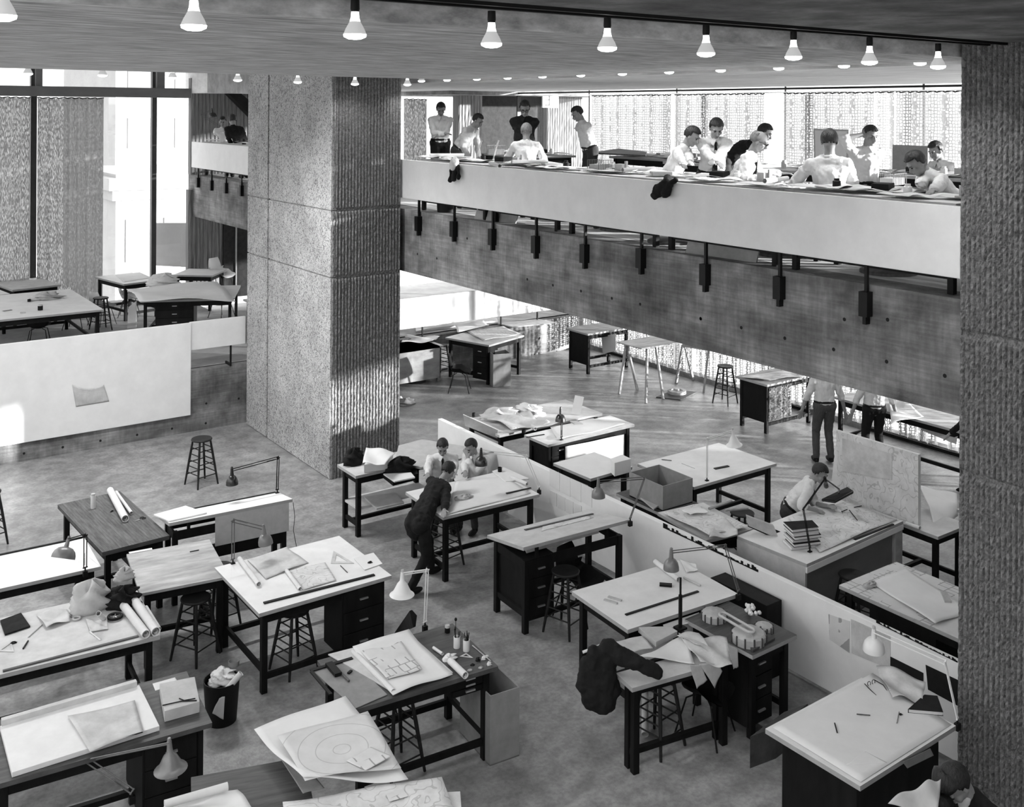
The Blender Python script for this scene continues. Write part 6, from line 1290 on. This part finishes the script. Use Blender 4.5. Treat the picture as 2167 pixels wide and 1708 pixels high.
# --- the three at the conference table
h16 = at(2, 1668, 335, depth(W(2, 1600, 1000))+.25)
fr_ = W(2, 1395, 1235); fb_ = fr_+Vector((.1, .62, 0))
person('person in a black jacket bending over the conference table with back to us', h16, dirv(.75, .65), dirv(.55, .55)-UP*.75, lean=.9, hip=at(2, 1455, 690, depth(fr_)+.25), feet=(W(2, 1545, 1080), fr_), hands=(on(TM, 2, 1700, 605, h=.05), on(TM, 2, 1640, 625, h=.05)),
       jacket='clothd', pants='clothd', s=1.0, vox=.007, hu=(0, 0, 1))
h17 = at(2, 1628, 160, depth(on(TM, 5, 330, 500))+.55)
person('person in a white shirt and dark tie sitting behind the conference table', h17, dirv(.15, -1), dirv(.05, -.8)-UP*.62, lean=.22, seated=True, hands=(on(TM, 2, 1700, 440, h=.04), on(TM, 2, 1500, 470, h=.04)), tie='clothd', s=1.0, vox=.007, fl=0)
h18 = at(2, 1835, 160, depth(on(TM, 5, 500, 480))+.4)
person('person in a white shirt and dark vest resting chin on hand behind the table', h18, dirv(-.45, -.9), dirv(-.6, -.6)-UP*.5, lean=.3, seated=True, hands=(h18+dirv(-.3, -.6)*.09-UP*.13, on(TM, 2, 1790, 455, h=.04)), s=.97, vox=.007)
stool('stool carrying the man in the dark tie', (W(5, 80, 500, .6).x+.1, 13.0, 0), .3, .6) if 0 else None
# --- man at the big desk
h19 = at(7, 1100, 335, depth(on(TDk, 7, 1060, 600))+.15)
person('person in a short-sleeved white shirt drawing at the big desk beside the map board', h19, dirv(.85, -.25), dirv(.6, -.55)-UP*.6, lean=.62, seated=True, hands=(on(TDk, 7, 1150, 560, h=.05), on(TDk, 7, 1080, 590, h=.05)), sleeve='rolled', s=1.02, vox=.007, tie='trousg', hint=(-UP, -UP+dirv(-.2, -.7)))
# --- two standing men at the far table, seen below the beam
fA = W(16, 1060, 1190); fA = Vector((15.2, 11.82, 0)); person('person in a light shirt and grey trousers standing under the beam', fA+UP*1.72, dirv(-.1, 1), lean=.05, feet=(fA+Rv*-.12, fA+Rv*.14), pants='trousg', sleeve='rolled', hands=(fA+Rv*-.42+UP*.82, fA+Rv*.42+UP*.8), s=1.06, shirt='cloth')
fB = Vector((15.78, 11.2, 0)); person('person in a light shirt and black trousers standing under the beam', fB+UP*1.7, dirv(.0, 1), lean=.0, feet=(fB+Rv*-.14, fB+Rv*.14), pants='clothd', sleeve='rolled', hands=(fB+Rv*-.42+UP*.82, fB+Rv*.42+UP*.85), s=1.05, shirt='cloth')
fC = W(7, 2045, 470)+Rv*.18; person('person in a dark coat mostly hidden behind the right column', fC+UP*1.62, dirv(-1, .1), lean=.1, feet=(fC+Rv*.02, fC+Rv*.12), pants='clothd', jacket='clothd', s=1.0, hands=(fC+Rv*-.3+UP*.95, fC+Rv*.1+UP*.9))
# --- bottom right corner
h23 = PD(8, 1850, 1440, 6.9); person('person with thick dark hair standing at the bottom right corner holding a sheet', h23, dirv(-.8, -.5), dirv(-.6, -.3)-UP*1.3, lean=.4, hands=(PD(8, 1600, 1690, 6.75), PD(8, 1750, 1690, 6.6)), jacket='clothd', pants='trous', s=1.06, vox=.007, hat=.25)
paper('pale folded sheet held up at the bottom right corner', dict(o=PD(8, 1560, 1560, 6.7), n=Vector((-.3, -.5, .8)).normalized()), [(8,1280,1590), (8,1700,1760), (8,1730,1380), (8,1560,1455)], 'cardl', h=.0, wav=.04, seed=160)
# --- mezzanine
M_ = dict(fl=H2, s=1.06)
def mz(n, x, y, X): return PX(n, x, y, X)
def hand(n, x, y, z=5.4): return hitp((n, x, y), (0, 0, z), (0, 0, 1))
q = at(12, 325, 250, 20.5); person('person in a white sweater standing with folded arms by the end window', q, dirv(.25, -1), dirv(.1, -.8)-UP*.6, lean=.05, hands=(q+dirv(.25, -.9)*.28-UP*.5+Rv*-.12, q+dirv(-.05, -.9)*.28-UP*.47+Rv*.12), pants='clothd', **M_)
q = mz(12, 945, 245, 10.9); person('person in a dark shirt and glasses standing before the dark core wall', q, dirv(.1, -1), dirv(.0, -.8)-UP*.55, lean=.1, glasses=True, shirt='clothd', hands=(hand(12, 860, 560), hand(12, 1010, 560)), fl=H2, s=1.12)
q = mz(12, 957, 415, 10.3); person('person with pale hair seated with back to us in a white tee shirt', q, dirv(.05, 1), dirv(.05, .9)-UP*.3, lean=.1, seated=True, hair='hairg', sleeve='rolled', hands=(q+Fv*.35-UP*.4+Rv*-.2, q+Fv*.35-UP*.4+Rv*.2), fl=H2, s=1.06)
q = at(12, 597, 335, 20.0); person('person in a light coat bending behind the folding chair', q, dirv(.6, -.3), dirv(.6, -.3)-UP*.6, lean=.6, seated=True, shirt='clothg', **M_)
q = at(12, 1335, 285, 18.6); person('person in a loose white shirt standing at the table by the pale curtain', q, dirv(-.9, -.3), dirv(-.8, -.2)-UP*.6, lean=.3, hands=(hand(12, 1290, 500), hand(12, 1250, 520)), **M_)
q = mz(13, 212, 425, 10.3); person('person in a white shirt seated leaning in at the left of the pair', q, dirv(.75, -.4), dirv(.7, -.45)-UP*.6, lean=.45, seated=True, hands=(hand(13, 230, 685), hand(13, 180, 690)), fl=H2, s=1.08)
q = mz(13, 380, 368, 10.55); person('person in a pale shirt and dark tie leaning on both hands over the table', q, dirv(.05, -1), dirv(.0, -.8)-UP*.75, lean=.3, tie='clothd', shirt='clothg' if 0 else 'cloth', pants='trousg', hands=(hand(13, 285, 678), hand(13, 462, 678)), fl=H2, s=1.1)
q = mz(13, 718, 400, 12.0); person('person in a dark striped jacket bending low behind the bald man', q, dirv(.7, -.2), dirv(.7, -.2)-UP*.5, lean=1.0, jacket='clothd', hands=(hand(13, 760, 560), hand(13, 700, 560)), **M_)
q = mz(13, 680, 460, 10.15); person('bald person with glasses and a dark tie writing at the parapet table', q, dirv(.8, -.35), dirv(.75, -.35)-UP*.5, lean=.4, seated=True, bald=True, hair='hairg', glasses=True, tie='clothd', hands=(hand(13, 830, 680), hand(13, 730, 705)), fl=H2, s=1.1)
q = mz(13, 1165, 462, 10.0); person('person with grey-dark hair seen from behind in a pale shirt at the parapet table', q, dirv(.35, 1), dirv(.2, .9)-UP*.2, lean=.12, seated=True, shirt='cloth', hands=(q+Fv*.35-UP*.42+Rv*-.2, q+Fv*.35-UP*.42+Rv*.25), fl=H2, s=1.12)
q = mz(13, 1450, 420, 12.3); person('person in a white shirt holding one hand to the head by the net curtain', q, dirv(.1, -1), dirv(.3, -.8)-UP*.3, lean=.1, seated=True, sleeve='rolled', hands=(hand(13, 1450, 620), q+Rv*-.13+UP*.02-Fv*.05), hint=(-UP, Rv*-1-UP*.6), fl=H2, s=1.1)
q = mz(13, 1770, 612, 10.2); person('person with dark hair bent right down over the table by the right column', q, dirv(-.9, -.15), dirv(-.7, -.1)-UP*.9, lean=.75, hands=(hand(13, 1880, 800), hand(13, 1800, 830)), pants='clothd', fl=H2, s=1.08)
q = mz(13, 1905, 525, 13.4); person('person with tousled dark hair seated behind the bent man', q, dirv(-.8, -.3), dirv(-.7, -.3)-UP*.5, lean=.35, seated=True, **M_)
q = PY(22, 445, 625, 25.6); person('person in a white shirt sitting at the far mezzanine table', q, dirv(.2, -1), dirv(.1, -.9)-UP*.3, lean=.1, seated=True, feet=(q+Vector((.15, .1, 0)), q+Vector((.3, .1, 0))), hip=q+Vector((.25, .1, -.72)), hands=(hand(22, 480, 800), hand(22, 400, 800)), **M_)
q = PY(22, 545, 605, 25.0); person('person in a dark jacket seated beside the white-shirted one far away', q, dirv(-.6, .8), dirv(-.5, .6)-UP*.2, lean=.2, seated=True, jacket='clothd', feet=(q+Vector((.3, .1, 0)), q+Vector((.45, .1, 0))), hip=q+Vector((.35, .1, -.72)), hands=(q+Vector((.1, .3, -.6)), q+Vector((.3, .3, -.6))), **M_)
